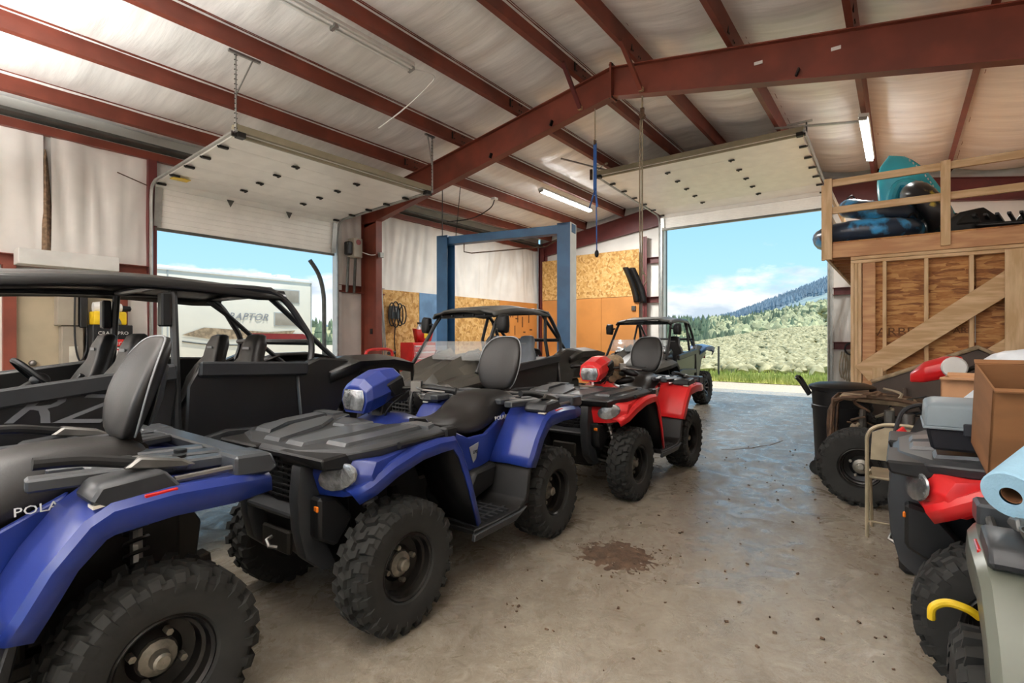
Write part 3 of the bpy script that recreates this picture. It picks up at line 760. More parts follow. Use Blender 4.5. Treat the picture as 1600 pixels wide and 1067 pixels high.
    for s in (1, -1):
        P = []
        for i, (x, z, yi, yo) in enumerate(fp):
            a = fp[max(i-1, 0)]; b = fp[min(i+1, len(fp)-1)]; d = Vector((b[0]-a[0], b[1]-a[1])).normalized(); nx, nz = d.y, -d.x
            if nz > 0 and i < 6: nx, nz = -nx, -nz
            if i >= 6: nx, nz = abs(nx), -abs(nz)
            lip = .058 if i < 6 else .045
            P.append([(x, s * yi, z), (x, s * (yi + yo) / 2, z + .008), (x, s * (yo - .012), z + .004), (x + nx * .012, s * yo, z + nz * .012), (x + nx * lip, s * (yo + .004), z + nz * lip)])
        G().grid(P).build('front_fender', B, T, solid=.012, off=1, ang=.5)
        P = [[(x - .015 if i > 5 else x, s * (yi - .02), z - .03), (x, s * (yo - .02), z - .03)] for i, (x, z, yi, yo) in enumerate(fp[1:])]
        G().grid(P).build('fender_liner', 'plastic_black', T, solid=.01)
    # inner wheel well wall
    for s in (1, -1):
        g = G(); g.prism([(.95, .78), (.86, .84), (.45, .90), (.22, .42), (.45, .36), (.5, .62), (.9, .66)], 'y', s * .20, s * .215); g.build('wheel_well', 'plastic_black', T)
    # ---- front rack / cover
    poly = [(1.15, -.22), (1.15, .22), (1.03, .47), (.90, .54), (.46, .585), (.42, .50), (.42, .30), (.60, .2), (.60, -.2), (.42, -.30), (.42, -.50), (.46, -.585), (.90, -.54), (1.03, -.47)]
    g = G(); n = len(poly)
    zf = lambda x: .985 - .05 * max(0, (x - .6) / .55) ** 1.5
    lo = [(x * .985 + .005, y * .97, .925 - .04 * max(0, (x - .6) / .55)) for x, y in poly]; hi = [(x, y, zf(x) - .018) for x, y in poly]; tp = [(.72 + (x - .72) * .93, y * .94, zf(x)) for x, y in poly]
    g.loft([lo, hi, tp]); rk = g.build('front_rack', 'plastic_grey', T, bevel=.006, ang=.4)
    pads = [[(1.08, -.17), (1.08, -.03), (.80, -.06), (.62, -.20), (.62, -.28), (.86, -.26)], [(1.08, .03), (1.08, .17), (.86, .26), (.62, .28), (.62, .20), (.80, .06)],
            [(1.0, .25), (1.0, .40), (.80, .46), (.55, .47), (.55, .36), (.84, .34)], [(1.0, -.25), (1.0, -.40), (.80, -.46), (.55, -.47), (.55, -.36), (.84, -.34)],
            [(.74, -.05), (.74, .05), (.60, .14), (.57, .0), (.60, -.14)], [(.55, .30), (.55, .52), (.46, .48), (.45, .33)], [(.55, -.30), (.55, -.52), (.46, -.48), (.45, -.33)]]
    for pd in pads:
        g = G(); g.loft([[(x, y, zf(x) - .004) for x, y in pd], [(sum(p[0] for p in pd)/len(pd) * .06 + x * .94, sum(p[1] for p in pd)/len(pd) * .06 + y * .94, zf(x) + .014) for x, y in pd]]); g.build('rack_pad', 'rack_grey', rk, ang=.4)
    for s in (1, -1):
        g = G(); g.tube([(.47, s * .575, .955), (.80, s * .56, .945)], .017, 8); g.build('rack_rail', 'plastic_black', rk)
        g = G(); g.box((.45, s * .57, .96), (.09, .06, .06)); g.build('rack_corner', 'plastic_black', rk, bevel=.01)
        g = G(); g.prism([(1.17, .93), (1.155, .875), (1.03, .86), (.95, .90), (1.0, .935)], 'y', s * .10, s * .46); g.build('rack_lip', 'plastic_black', rk, bevel=.01)
    # ---- tank cover and side panels
    secs = [(.64, .935, .15, .26), (.54, .985, .17, .26), (.42, 1.02, .17, .25), (.30, 1.005, .15, .25), (.18, .965, .13, .25), (.04, .92, .13, .25), (-.1, .88, .13, .24)]
    rings = []
    for x, zt, hw, hb in secs: rings.append([(x, -hb, .72), (x, -hb, .80), (x, -hw, zt - .035), (x, -hw * .55, zt), (x, hw * .55, zt), (x, hw, zt - .035), (x, hb, .80), (x, hb, .72)])
    g = G(); g.loft(rings); g.build('tank_cover', B, T, bevel=.012, seg=2)
    for s in (1, -1):
        g = G(); pts = [(.46, .90), (.06, .88), (-.12, .80), (-.30, .80), (-.56, .93), (-.58, .62), (-.36, .60), (-.13, .555), (.02, .64), (.22, .77), (.40, .80)]
        lo = [(x, s * .225, z) for x, z in pts]; hi = [(-.06 + (x + .06) * .96, s * (.27 if z < .75 else .255), .75 + (z - .75) * .93) for x, z in pts]
        g.loft([lo, hi]); g.build('side_panel', B, T, bevel=.006)
        g = G(); g.prism([(.40, 1.0), (.30, .985), (.20, .885), (.30, .86), (.42, .90)], 'y', s * .215, s * .258); g.build('decal_plate', 'plastic_black', T, bevel=.004)
        g = G(); g.prism([(-.10, .74), (-.20, .76), (-.17, .655), (-.14, .63)], 'y', s * .268, s * .274); g.build('decal_plate', 'decal_grey', T)
    for s in (1, -1):
        rz = PI if s > 0 else 0
        text('decal', '570', .062, 'decal_white', T, (.305, s * .260, .905), (PI/2, 0, rz), .001, .25, sx=1.2)
        text('decal', 'SPORTSMAN', .022, 'decal_white', T, (.32, s * .260, .952), (PI/2, 0, rz), .001, .25)
        text('decal', 'EPS', .030, 'plastic_black', T, (-.155, s * .276, .70), (PI/2, 0, rz), .001, .2)
    # ---- headlight pod, handlebars
    rings = []
    for x, z, hw, up, dn in ((.695, 1.12, .125, .085, .090), (.65, 1.145, .142, .105, .11), (.52, 1.175, .150, .125, .10), (.38, 1.20, .135, .11, .06), (.34, 1.20, .10, .08, .03)):
        rings.append([(x, -hw * .72, z - dn), (x, -hw, z - dn * .2), (x, -hw * .92, z + up * .55), (x, -hw * .35, z + up), (x, hw * .35, z + up), (x, hw * .92, z + up * .55), (x, hw, z - dn * .2), (x, hw * .72, z - dn)])
    PS = lambda q: [(.40 + (x - .42) * .84, y * .9, 1.155 + (z - 1.16) * .9) for x, y, z in q]
    g = G(); g.loft([PS(q) for q in rings]); g.build('headlight_pod', B, T, bevel=.004, ang=.2)
    g = G(); g.prism([(.50, 1.20), (.37, 1.25), (.34, 1.14), (.44, 1.12)], 'y', -.138, .138); g.build('pod_insert', 'plastic_black', T, bevel=.01)
    g = G(); g.loft([PS(q) for q in [[(.696, -.085, 1.045), (.696, -.112, 1.11), (.694, -.095, 1.185), (.694, .095, 1.185), (.696, .112, 1.11), (.696, .085, 1.045)], [(.708, -.080, 1.05), (.710, -.105, 1.11), (.704, -.088, 1.178), (.704, .088, 1.178), (.710, .105, 1.11), (.708, .080, 1.05)]]]); g.build('pod_lens', 'lens', T, bevel=.006)
    g = G(); g.beam((.44, 0, .97), (.40, 0, 1.12), .09, .08); g.bb(.28, .46, -.09, .09, 1.08, 1.14); g.bb(.24, .36, -.06, .06, 1.09, 1.17); g.build('steering_stem', 'plastic_black', T, bevel=.01)
    hb = sm([(.24, -.41, 1.16), (.30, -.28, 1.175), (.37, -.14, 1.17), (.40, 0, 1.15), (.37, .14, 1.17), (.30, .28, 1.175), (.24, .41, 1.16)], 4)
    g = G(); g.tube(hb, .012, 8); bar = g.build('handlebar', 'metal_dark', T)
    for s in (1, -1):
        g = G(); g.tube([(.30, s * .28, 1.175), (.235, s * .425, 1.158)], [.02, .019], 10); g.tube([(.235, s * .425, 1.158), (.229, s * .437, 1.156)], .024, 10); g.build('grip', 'plastic_black', bar)
        g = G(); g.box((.34, s * .22, 1.185), (.07, .06, .06), (0, 0, s * .6)); g.tube([(.36, s * .23, 1.18), (.38, s * .31, 1.17), (.30, s * .41, 1.155)], .007, 6); g.build('brake_lever', 'metal_mid' if s > 0 else 'metal_dark', bar)
    cb = G()
    for k in range(4):
        cb.tube(sm([(.24, -.06 + .04 * k, 1.15), (.36, -.14 + .09 * k, 1.13), (.46, -.10 + .07 * k, 1.06), (.45, -.05 + .03 * k, .96)], 4), .006, 5)
    cb.build('control_cable', 'black', T)
    # ---- seat
    rings = []
    for x, zt, hw, zb_, hb_ in ((.20, .955, .09, .925, .11), (.10, .945, .14, .87, .17), (-.08, .925, .18, .80, .235), (-.22, .94, .19, .775, .245), (-.32, 1.0, .19, .78, .25), (-.40, 1.065, .185, .80, .25), (-.56, 1.08, .18, .85, .24), (-.76, 1.07, .165, .915, .20), (-.86, 1.03, .13, .94, .16)):
        mz = (zt + zb_) / 2
        rings.append([(x, -hb_, zb_), (x, -(hb_ + hw) / 2 - .012, mz + .01), (x, -hw * .93, zt - .03), (x, -hw * .6, zt - .004), (x, 0, zt), (x, hw * .6, zt - .004), (x, hw * .93, zt - .03), (x, (hb_ + hw) / 2 + .012, mz + .01), (x, hb_, zb_)])
    g = G(); g.loft(rings); st = g.build('seat', 'seat_vinyl', T, ang=1.0)
    md_ = st.modifiers.new('sub', 'SUBSURF'); md_.levels = 1; md_.render_levels = 2
    for s in (1, -1):
        text('seat_lettering', 'POLARIS', .042, 'decal_white', st, (-.50, s * .256, .89), (PI/2 - s * .0 - .16, R(0), PI if s > 0 else 0), .002, 0, sx=1.15)
    # ---- rear fenders
    rp_ = [(-.33, .60, .27, .592), (-.365, .66, .275, .597), (-.43, .775, .285, .60), (-.525, .895, .285, .605), (-.59, .935, .27, .61), (-.76, .948, .18, .61), (-.96, .938, .18, .60), (-1.12, .915, .18, .57)]
    for s in (1, -1):
        P = []
        for i, (x, z, yi, yo) in enumerate(rp_):
            lx, lz = (-.07, -.01) if i < 3 else (-.045, -.055) if i == 3 else (0, -.085 if i < 7 else -.055)
            P.append([(x, s * yi, z), (x, s * (yi + yo) / 2, z + .006), (x, s * (yo - .015), z), (x + lx * .2, s * yo, z + lz * .2), (x + lx, s * (yo + .004), z + lz)])
        G().grid(P).build('rear_fender', B, T, solid=.014, off=1, ang=.5)
        P = [[(x - .02, s * yi, z - .04), (x - .02, s * (yo - .02), z - .03)] for x, z, yi, yo in rp_]
        G().grid(P).build('fender_liner', 'plastic_black', T, solid=.01)
        g = G(); g.prism([(-.54, .945), (-.66, .962), (-.66, .952), (-.54, .935)], 'y', s * .54, s * .595); g.build('warning_label', 'skin_label', T)
    g = G(); g.bb(-1.09, -.8, -.2, .2, .84, .93); g.build('tail_cover', B, T, bevel=.02)
    # ---- footwells
    for s in (1, -1):
        g = G(); g.prism([(.25, .33), (.25, .36), (.05, .355), (-.20, .36), (-.29, .40), (-.355, .64), (-.385, .66), (-.33, .38), (-.22, .32)], 'y', s * .22, s * .595)
        fw = g.build('footwell', 'plastic_black', T, bevel=.006)
        g = G(); g.prism([(.26, .34), (.24, .50), (.0, .60), (-.14, .56), (-.36, .62), (-.42, .60), (-.30, .36)], 'y', s * .215, s * .24); g.build('footwell_wall', 'plastic_black', T)
        g = G(); g.prism([(-.10, .40), (-.30, .45), (-.34, .60), (-.10, .585), (.0, .44)], 'y', s * .24, s * .33); g.build('airbox_cover', 'plastic_black', T, bevel=.02)
        g = G()
        for i in range(7): g.bb(.18 - i * .055, .20 - i * .055, s * .27 if s > 0 else -.56, s * .56 if s > 0 else -.27, .355, .372)
        for i in range(3): g.bb(-.18, .2, s * (.30 + i * .1) - .01, s * (.30 + i * .1) + .01, .355, .37)
        g.build('footrest_cleats', 'plastic_grey', fw, smooth=False)
        g = G(); g.prism([(.26, .34), (.27, .30), (-.16, .30), (-.30, .36), (-.2, .345)], 'y', s * .585, s * .612); g.build('footwell_edge', 'plastic_grey', T, bevel=.005)
    # ---- rear rack
    rr = G()
    def bar(a, b, w, h, zz=1.0, z2=None): rr.beam((a[0], a[1], zz), (b[0], b[1], z2 or zz), w, h)
    for s in (1, -1):
        bar((-.42, s * .36), (-1.08, s * .44), .075, .045, 1.0, .985)
        bar((-.50, s * .20), (-1.08, s * .30), .085, .04, 1.0, .985)
        bar((-.64, s * .08), (-1.02, s * .20), .07, .035, .995)
    bar((-.62, -.40), (-.62, .40), .06, .035); bar((-.84, -.46), (-.84, .46), .05, .03, .99); bar((-1.07, -.42), (-1.07, .42), .09, .05, .985)
    rb = rr.build('rear_rack', 'rack_grey', T, bevel=.008)
    for s in (1, -1):
        g = G(); g.prism([(-.98, .94), (-.98, 1.02), (-1.12, 1.015), (-1.15, .95), (-1.12, .93)], 'y', s * .42, s * .585); g.build('rack_corner', 'rack_grey', rb, bevel=.01)
        g = G(); g.prism([(-.53, .955), (-.56, 1.005), (-.74, 1.02), (-.80, .945), (-.68, .905), (-.63, .90)], 'y', s * .42, s * .598); g.build('rack_foot', 'plastic_grey', rb, bevel=.01)
        g = G(); g.box((-.725, s * .606, .935), (.10, .012, .040), (0, R(2), 0)); g.build('reflector', 'reflector', rb, bevel=.003)
        g = G(); g.tube([(-.78, s * .56, .972), (-1.0, s * .55, .972)], .013, 8); g.build('rack_rail', 'metal_mid', rb)
        g = G(); g.tube(sm([(-.42, s * .47, 1.085), (-.54, s * .475, 1.075), (-.67, s * .49, 1.045), (-.73, s * .495, 1.035)], 4), .021, 10); hd = g.build('grab_handle', 'plastic_black', rb)
        g = G(); g.prism([(-.64, 1.03), (-.69, 1.065), (-.82, 1.035), (-.87, 1.005), (-.83, 1.0), (-.74, 1.01)], 'y', s * .46, s * .525); g.build('handle_bracket', 'metal_mid', rb, bevel=.008)
        for i, (x, y) in enumerate(((-.72, .25), (-.9, .28), (-.86, .38))):
            g = G(); g.disc((x, s * y, 1.017), .024, 'z', .012, 12); g.build('rack_hole', 'plastic_black', rb)
    g = G(); g.prism([(-.93, .48), (-1.02, .50), (-1.04, .66), (-.98, .76), (-.92, .76)], 'y', -.13, .13); g.beam((-.95, 0, .42), (-1.12, 0, .44), .08, .07); g.build('rear_hitch', 'metal_dark', T, bevel=.008)
    g = G(); g.box((-1.105, 0, .885), (.02, .26, .05)); g.build('tail_lamp', 'reflector', T, bevel=.006)
    g = G(); g.tube([(-.7, -.2, .62), (-1.0, -.22, .64)], .06, 12); g.build('muffler', 'rust', T)
    if backrest:
        rings = []
        for z, hw, xf, th in ((1.055, .10, -.755, .06), (1.085, .145, -.75, .085), (1.16, .185, -.765, .10), (1.26, .205, -.795, .105), (1.36, .195, -.835, .10), (1.43, .165, -.87, .085), (1.475, .11, -.895, .06), (1.485, .05, -.905, .04)):
            ring = []
            for i in range(16):
                a = 2 * PI * i / 16; c, s_ = math.cos(a), math.sin(a)
                yy = hw * (abs(c) ** .7) * (1 if c > 0 else -1); e = (yy / .2) ** 2
                ring.append((xf - th / 2 + th / 2 * (abs(s_) ** .8) * (1 if s_ > 0 else -1) + .05 * e, yy, z - .0))
            rings.append(ring)
        g = G(); g.loft(rings); br = g.build('backrest', 'seat_vinyl', T, ang=1.2, sub=1)
        out = [(1.07, .12), (1.13, .17), (1.26, .203), (1.37, .193), (1.44, .155), (1.478, .10)]
        pth = [(-.81 - (z - 1.07) * .27 + .05 * (y / .2) ** 2, y, z) for z, y in out] + [(-.92, 0, 1.487)] + [(-.81 - (z - 1.07) * .27 + .05 * (y / .2) ** 2, -y, z) for z, y in out[::-1]]
        G().tube(sm(pth, 4), .0045, 5).build('piping', 'decal_grey', br)
        g = G(); g.loft([[(-.845, -.10, 1.10), (-.86, -.145, 1.22), (-.90, -.12, 1.38), (-.90, .12, 1.38), (-.86, .145, 1.22), (-.845, .10, 1.10)], [(-.875, -.08, 1.12), (-.895, -.12, 1.22), (-.93, -.09, 1.36), (-.93, .09, 1.36), (-.895, .12, 1.22), (-.875, .08, 1.12)]]); g.build('back_shell', 'plastic_grey', br, bevel=.008)
        g = G(); g.beam((-.83, 0, .98), (-.81, 0, 1.09), .07, .05); g.lathe([(.001, -.05), (.035, -.05), (.035, .05), (.001, .05)], 12, 'y', (-.83, 0, 1.0)); g.build('backrest_post', 'metal_dark', T)
    return T
blue2 = make_atv('quad_bike', 'blue four-wheeler with black backrest facing forward in the middle of the row')
blue2.location = (2.46, 2.57, 0); blue2.rotation_euler = (0, 0, R(182.5))
blue1 = copy_tree(blue2); tag(blue1, 'blue four-wheeler cut by the frame edge, its back tire nearest the camera', 'ATV')
blue1.location = (-.05, 2.62, 0); blue1.rotation_euler = (0, 0, R(180))
redq = copy_tree(blue2, None, {'plastic_blue': 'plastic_red'}); tag(redq, 'red four-wheeler parked behind the blue one with gear piled on its seat', 'ATV')
redq.location = (5.16, 2.46, 0); redq.rotation_euler = (0, 0, R(180))
redr = copy_tree(blue2, None, {'plastic_blue': 'plastic_red'}, skip=('backrest', 'backrest_post', 'warning_label')); tag(redr, 'red four-wheeler half hidden under a grey tool case and boxes', 'ATV')
oliv = copy_tree(blue2, None, {'plastic_blue': 'plastic_olive', 'rack_grey': 'rack_grey'}, skip=('backrest', 'backrest_post', 'warning_label')); tag(oliv, 'grey green four-wheeler carrying a blue paper towel roll on its rack', 'ATV')
redr.location = (3.30, -1.12, 0); redr.rotation_euler = (0, 0, R(90))
oliv.location = (1.34, -.74, 0); oliv.rotation_euler = (0, 0, R(180)); oliv.scale = (.92, .92, .92)
for c_ in oliv.children:
    if c_.name.startswith('tire'): c_.location.y *= 1.13

# ================================================================ side by sides
def make_sxs(name, label, rows=1, dusty='rzr_dusty', accent='rzr_black', seatmat='seat_grey', rimmat='rim_black', spokes=0, shield=True, roofmat='rzr_dusty', mirrors=True):
    T = thing(name, label, 'side-by-side')
    d = .34 if rows == 2 else 0           # half of the extra length
    xf, xr = 1.145 + d, -1.145 - d
    Bk = 'rzr_black'
    for x in (xf, xr):
        for s in (1, -1): wheel(T, (x, s * .66, .37), .37, .27, .185, s > 0, rimmat, 20, 'metal_dark', spokes)
    # frame tub
    g = G(); g.prism([(xf + .2, .32), (xf + .3, .5), (xf - .3, .62), (xf - .45, .42), (xr + .45, .42), (xr + .35, .80), (xr - .3, .85), (xr - .35, .5), (xr + .2, .30)], 'y', -.44, .44); g.build('floor_tub', 'metal_dark', T, bevel=.02)
    for x in (xf, xr):
        for s in (1, -1):
            g = G()
            for dx in (-.2, .2): g.tube([(x + dx, s * .2, .42), (x, s * .56, .36)], .02, 6); g.tube([(x + dx, s * .22, .62), (x, s * .54, .48)], .018, 6)
            g.build('suspension_arm', accent if accent != 'rzr_black' else 'metal_dark', T)
            a, b = Vector((x - (.05 if x > 0 else -.1), s * .36, 1.0)), Vector((x, s * .50, .45))
            g = G(); g.tube([a, b], .03, 8); sh = g.build('shock', 'metal_mid', T)
            G().tube(coil(a + (b - a) * .2, a + (b - a) * .85, .05, 7), .009, 5).build('spring', 'metal_dark' if accent == 'rzr_black' else accent, sh)
    # hood: faceted, raised side ridges
    hp = [(xf + .40, .86, .30, .36, .88), (xf + .22, .99, .30, .45, .93), (xf - .10, 1.13, .28, .54, 1.02), (xf - .38, 1.22, .26, .60, 1.10), (xf - .56, 1.27, .26, .63, 1.14)]
    P = []
    for x, zc, yi, yo, ze in hp: P.append([(x, -yo, ze - .08), (x, -yo + .03, ze), (x, -yi - .10, zc - .02), (x, -yi, zc + .07), (x, -yi + .10, zc - .02), (x, 0, zc + .01), (x, yi - .10, zc - .02), (x, yi, zc + .07), (x, yi + .10, zc - .02), (x, yo - .03, ze), (x, yo, ze - .08)])
    g = G(); g.grid(P); hood = g.build('hood', dusty, T, solid=.02, off=-1, ang=.12)
    for s in (1, -1):
        g = G(); g.tube(sm([(xf - .30, s * .28, 1.25), (xf - .36, s * .30, 1.30), (xf - .50, s * .36, 1.30), (xf - .56, s * .42, 1.26)], 3), .012, 6); g.build('hood_vent', Bk, hood)
    # nose
    rings = []
    for z, x, hw in ((.42, xf + .22, .26), (.58, xf + .34, .32), (.74, xf + .42, .36), (.86, xf + .41, .36), (.90, xf + .30, .36)): rings.append([(x - .35, -hw, z), (x - .03, -hw, z), (x, -hw * .6, z), (x, hw * .6, z), (x - .03, hw, z), (x - .35, hw, z)])
    g = G(); g.loft(rings); g.build('front_fascia', Bk, T, bevel=.015)
    g = G()
    for i in range(6): g.bb(xf + .36, xf + .435, -.2, .2, .56 + i * .045, .575 + i * .045)
    for i in range(7): g.bb(xf + .38, xf + .432, -.19 + i * .06, -.18 + i * .06, .55, .82)
    g.build('grille', 'plastic_grey', T, smooth=False)
    for s in (1, -1):
        g = G(); g.prism([(xf + .38, .74), (xf + .42, .84), (xf + .26, .93), (xf + .22, .82)], 'y', s * .26, s * .44); g.build('headlight', 'lens', T, bevel=.01)
        g = G(); g.tube(sm([(xf + .10, s * .26, .55), (xf + .44, s * .24, .55), (xf + .48, s * .22, .75), (xf + .40, s * .18, .92)], 3), .018, 8); g.build('brush_bar', accent if accent != 'rzr_black' else 'cage', T)
        # front fenders: faceted blades above the tire
        P = []
        for x, z, yo in ((xf + .36, .78, .44), (xf + .22, .90, .66), (xf - .02, .96, .78), (xf - .28, 1.0, .80), (xf - .44, .90, .79), (xf - .55, .68, .76)):
            P.append([(x, s * .36, z + .06), (x, s * (yo - .10), z + .05), (x - .01, s * yo, z), (x - .01, s * (yo - .005), z - .06)])
        G().grid(P).build('front_fender', dusty, T, solid=.014, ang=.3)
    # dash, steering wheel
    g = G(); g.prism([(xf - .50, .62), (xf - .44, 1.18), (xf - .60, 1.26), (xf - .72, 1.18), (xf - .66, .9), (xf - .70, .62)], 'y', -.58, .58); g.build('dashboard', Bk, T, bevel=.02)
    c = Vector((xf - (.84 if rows == 1 else .93), .32, 1.17 if rows == 1 else 1.22)); nrm = Vector((-.75, 0, .66)); u = Vector((0, 1, 0)); w = nrm.cross(u).normalized()
    g = G(); g.tube([c + (u * math.cos(a) + w * math.sin(a)) * .17 for a in [2*PI*k/20 for k in range(20)]], .016, 8, True); g.tube([c, c + Vector((.18, 0, -.12))], .03, 8)
    for a in (0.3, PI - .3, -PI/2): g.tube([c, c + (u * math.cos(a) + w * math.sin(a)) * .16], .014, 6)
    g.sphere(c, (.05, .06, .05)); g.build('steering_wheel', 'plastic_black', T)
    # seats
    for r in range(rows):
        xs = (-.06 + d * 1.0 if rows == 2 else -.10) - r * .80 + (.02 if rows == 2 else 0)
        for s in (1, -1):
            y = s * .32
            rings = []
            for z, hw, x0, th in ((.66, .22, xs + .02, .12), (.80, .235, xs - .02, .14), (1.0, .24, xs - .09, .14), (1.14, .25, xs - .14, .13), (1.24, .21, xs - .175, .12), (1.32, .14, xs - .20, .12), (1.42, .135, xs - .225, .12), (1.49, .10, xs - .24, .09), (1.505, .05, xs - .245, .05)):
                ring = []
                for i in range(14):
                    a = 2 * PI * i / 14; cc, ss = math.cos(a), math.sin(a); yy = hw * (abs(cc) ** .6) * (1 if cc > 0 else -1)
                    wing = .05 * (abs(yy) / .24) ** 2
                    ring.append((x0 + th / 2 * (abs(ss) ** .7) * (1 if ss > 0 else -1) + wing, y + yy, z))
                rings.append(ring)
            g = G(); g.loft(rings); sb = g.build('seat_back', seatmat, T, ang=1.0)
            g = G(); g.loft([[(xs + dx, y + dy * .235, zz) for dx, zz in ((0, .62), (.50, .66))for dy in (1,)] + [(xs + dx, y - .235, zz) for dx, zz in ((.50, .66), (0, .62))], [(xs + dx, y + .22, zz) for dx, zz in ((.02, .72), (.50, .78))] + [(xs + dx, y - .22, zz) for dx, zz in ((.50, .78), (.02, .72))]]); g.build('seat_cushion', seatmat, T, bevel=.03, seg=2)
            g = G(); g.bb(xs - .150, xs - .146, y - .05, y + .05, 1.385, 1.405); g.build('seat_label', 'decal_grey', sb, smooth=False)
            g = G(); g.tube(sm([(xs - .05, y + s * -.18, 1.22), (xs + .04, y + s * -.10, 1.05), (xs + .10, y, .86)], 4), .018, 6); g.build('seat_belt', 'black', sb)
    # cage
    roofx0, roofx1 = xf - .62, -.42 - d + (.02 if rows == 2 else 0)
    yb = .66; yt = .56
    for s in (1, -1):
        pth = sm([(xf - .16, s * .63, 1.06), (xf - .40, s * .60, 1.40), (roofx0, s * yt, 1.74), (roofx0 - .18, s * yt, 1.80), (roofx1 + .25, s * yt, 1.84), (roofx1 - .05, s * yt, 1.80), (roofx1 - .22, s * .58, 1.60), (roofx1 - .30, s * .60, 1.42), (roofx1 - .24, s * .64, 1.16), (roofx1 - .20, s * .64, .80)], 5)
        G().tube(pth, .026, 8).build('cage_rail', 'cage', T)
        G().tube(sm([(roofx1 + .02, s * (yt - .04), 1.80), (roofx1 - .16, s * .50, 1.66), (roofx1 - .48, s * .50, 1.38), (xr - .05, s * .48, 1.12)], 4), .022, 8).build('rear_brace', 'cage', T)
        if rows == 2:
            G().tube([(-.06, s * .64, .8), (-.05, s * .645, 1.2), (-.06, s * yt, 1.82)], .026, 8).build('center_pillar', 'cage', T)
            g = G(); g.box((.0, s * .60, 1.66), (.06, .08, .22)); g.build('belt_guide', 'plastic_black', T, bevel=.01)
        else:
            G().tube([(roofx1 - .02, s * .55, 1.78), (roofx1 + .05, s * .60, 1.45), (roofx1 - .02, s * .62, 1.10)], .024, 8).build('center_pillar', 'cage', T)
    G().tube([(roofx0 - .02, -yt, 1.76), (roofx0 - .02, yt, 1.76)], .024, 8).build('cross_bar', 'cage', T)
    G().tube([(roofx1 - .28, -.60, 1.44), (roofx1 - .28, .60, 1.44)], .024, 8).build('cross_bar', 'cage', T)
    G().tube([(roofx1 - .02, -yt, 1.82), (roofx1 - .02, yt, 1.82)], .024, 8).build('cross_bar', 'cage', T)
    if rows == 2: G().tube([(-.06, -yt, 1.83), (-.06, yt, 1.83)], .024, 8).build('cross_bar', 'cage', T)
    # roof: crowned shell with raised centre
    P = []
    n = 8
    for i in range(n + 1):
        t = i / n; x = roofx0 + .10 - (roofx0 + .10 - roofx1 + .10) * t
        zc = 1.775 + .05 * math.sin(PI * min(1, t * 1.1 + .05)) + .05 * t; tap = .56 + .05 * math.sin(PI * t)
        P.append([(x, -tap, zc - .06), (x, -tap + .03, zc - .01), (x, -.40, zc + .005), (x, -.34, zc + .03), (x, 0, zc + .035), (x, .34, zc + .03), (x, .40, zc + .005), (x, tap - .03, zc - .01), (x, tap, zc - .06)])
    G().grid(P).build('roof', roofmat, T, solid=.03, off=1, ang=.35)
    g = G()
    for k in range(5): g.disc((roofx0 + .085, -.4 + .2 * k, 1.765), .014, 'x', .02, 8)
    g.build('roof_bolts', 'black', T)
    if shield:
        g = G(); P = []
        for k in range(9):
            y = -.58 + 1.16 * k / 8; b = .05 * (1 - (y / .58) ** 2)
            P.append([(xf - .26 + b, y, 1.14 + .06), (xf - .40 + b, y, 1.43)])
        g.grid(P); g.build('half_windshield', 'clear_plastic', T, solid=.006)
    if mirrors:
        for s in (1, -1):
            g = G(); c = Vector((roofx0 + .10, s * .72, 1.64)); rings = []
            for x, sc in ((.05, .7), (.02, 1), (-.03, 1), (-.05, .85)): rings.append([c + Vector((x, yy * sc, zz * sc)) for yy, zz in ((-.07, -.10), (.06, -.11), (.08, -.03), (.07, .11), (-.05, .12), (-.08, .05))])
            g.loft(rings); g.tube([c, c + Vector((0, -s * .13, .02))], .018, 6); g.build('side_mirror', 'plastic_black', T, bevel=.012)
    # doors and rocker
    def door(x0, x1, s, z0, zr0, zr1):
        o = s * .74; i_ = s * .68
        pts = [(x0, z0 + .10), (x0 - .02, zr0 - .15), (x0 - .10, zr0), (x1 + .02, zr1), (x1, zr1 - .16), (x1 + .08, z0), (x0 - .15, z0)]
        g = G(); g.prism(pts, 'y', s * .66, s * .70); dd = g.build('door', Bk, T, bevel=.012)
        g = G(); g.beam((x0 - .08, s * .715, zr0 - .04), (x1 + .02, s * .735, zr1 - .05), .05, .10); g.build('door_rail', 'plastic_grey', dd, bevel=.012)
        g = G(); g.prism([(x0 - .02, z0 + .22), (x0 - .12, z0 + .12), (x1 + .05, z0 + .16), (x1 + .10, z0 + .24), (x0 - .25, z0 + .27)], 'y', s * .695, s * .75); g.build('door_ridge', 'plastic_grey', dd, bevel=.01)
        return dd
    ds = []
    for s in (1, -1):
        if rows == 2:
            ds.append(door(xf - .52, -.04, s, .58, 1.19, 1.31)); ds.append(door(-.08, roofx1 - .20, s, .58, 1.31, 1.29))
        else: ds.append(door(xf - .52, roofx1 - .12, s, .58, 1.12, 1.24))
        g = G(); g.prism([(xf - .55, .36), (xf - .60, .58), (xr + .62, .58), (xr + .50, .38)], 'y', s * .58, s * .76); g.build('rocker_panel', Bk, T, bevel=.03)
    # rear: bed, fenders, quarter panels
    g = G(); g.prism([(roofx1 - .28, .86), (roofx1 - .28, 1.16), (xr - .38, 1.16), (xr - .42, .86)], 'y', -.50, .50); g.build('cargo_bed', Bk, T, bevel=.02)
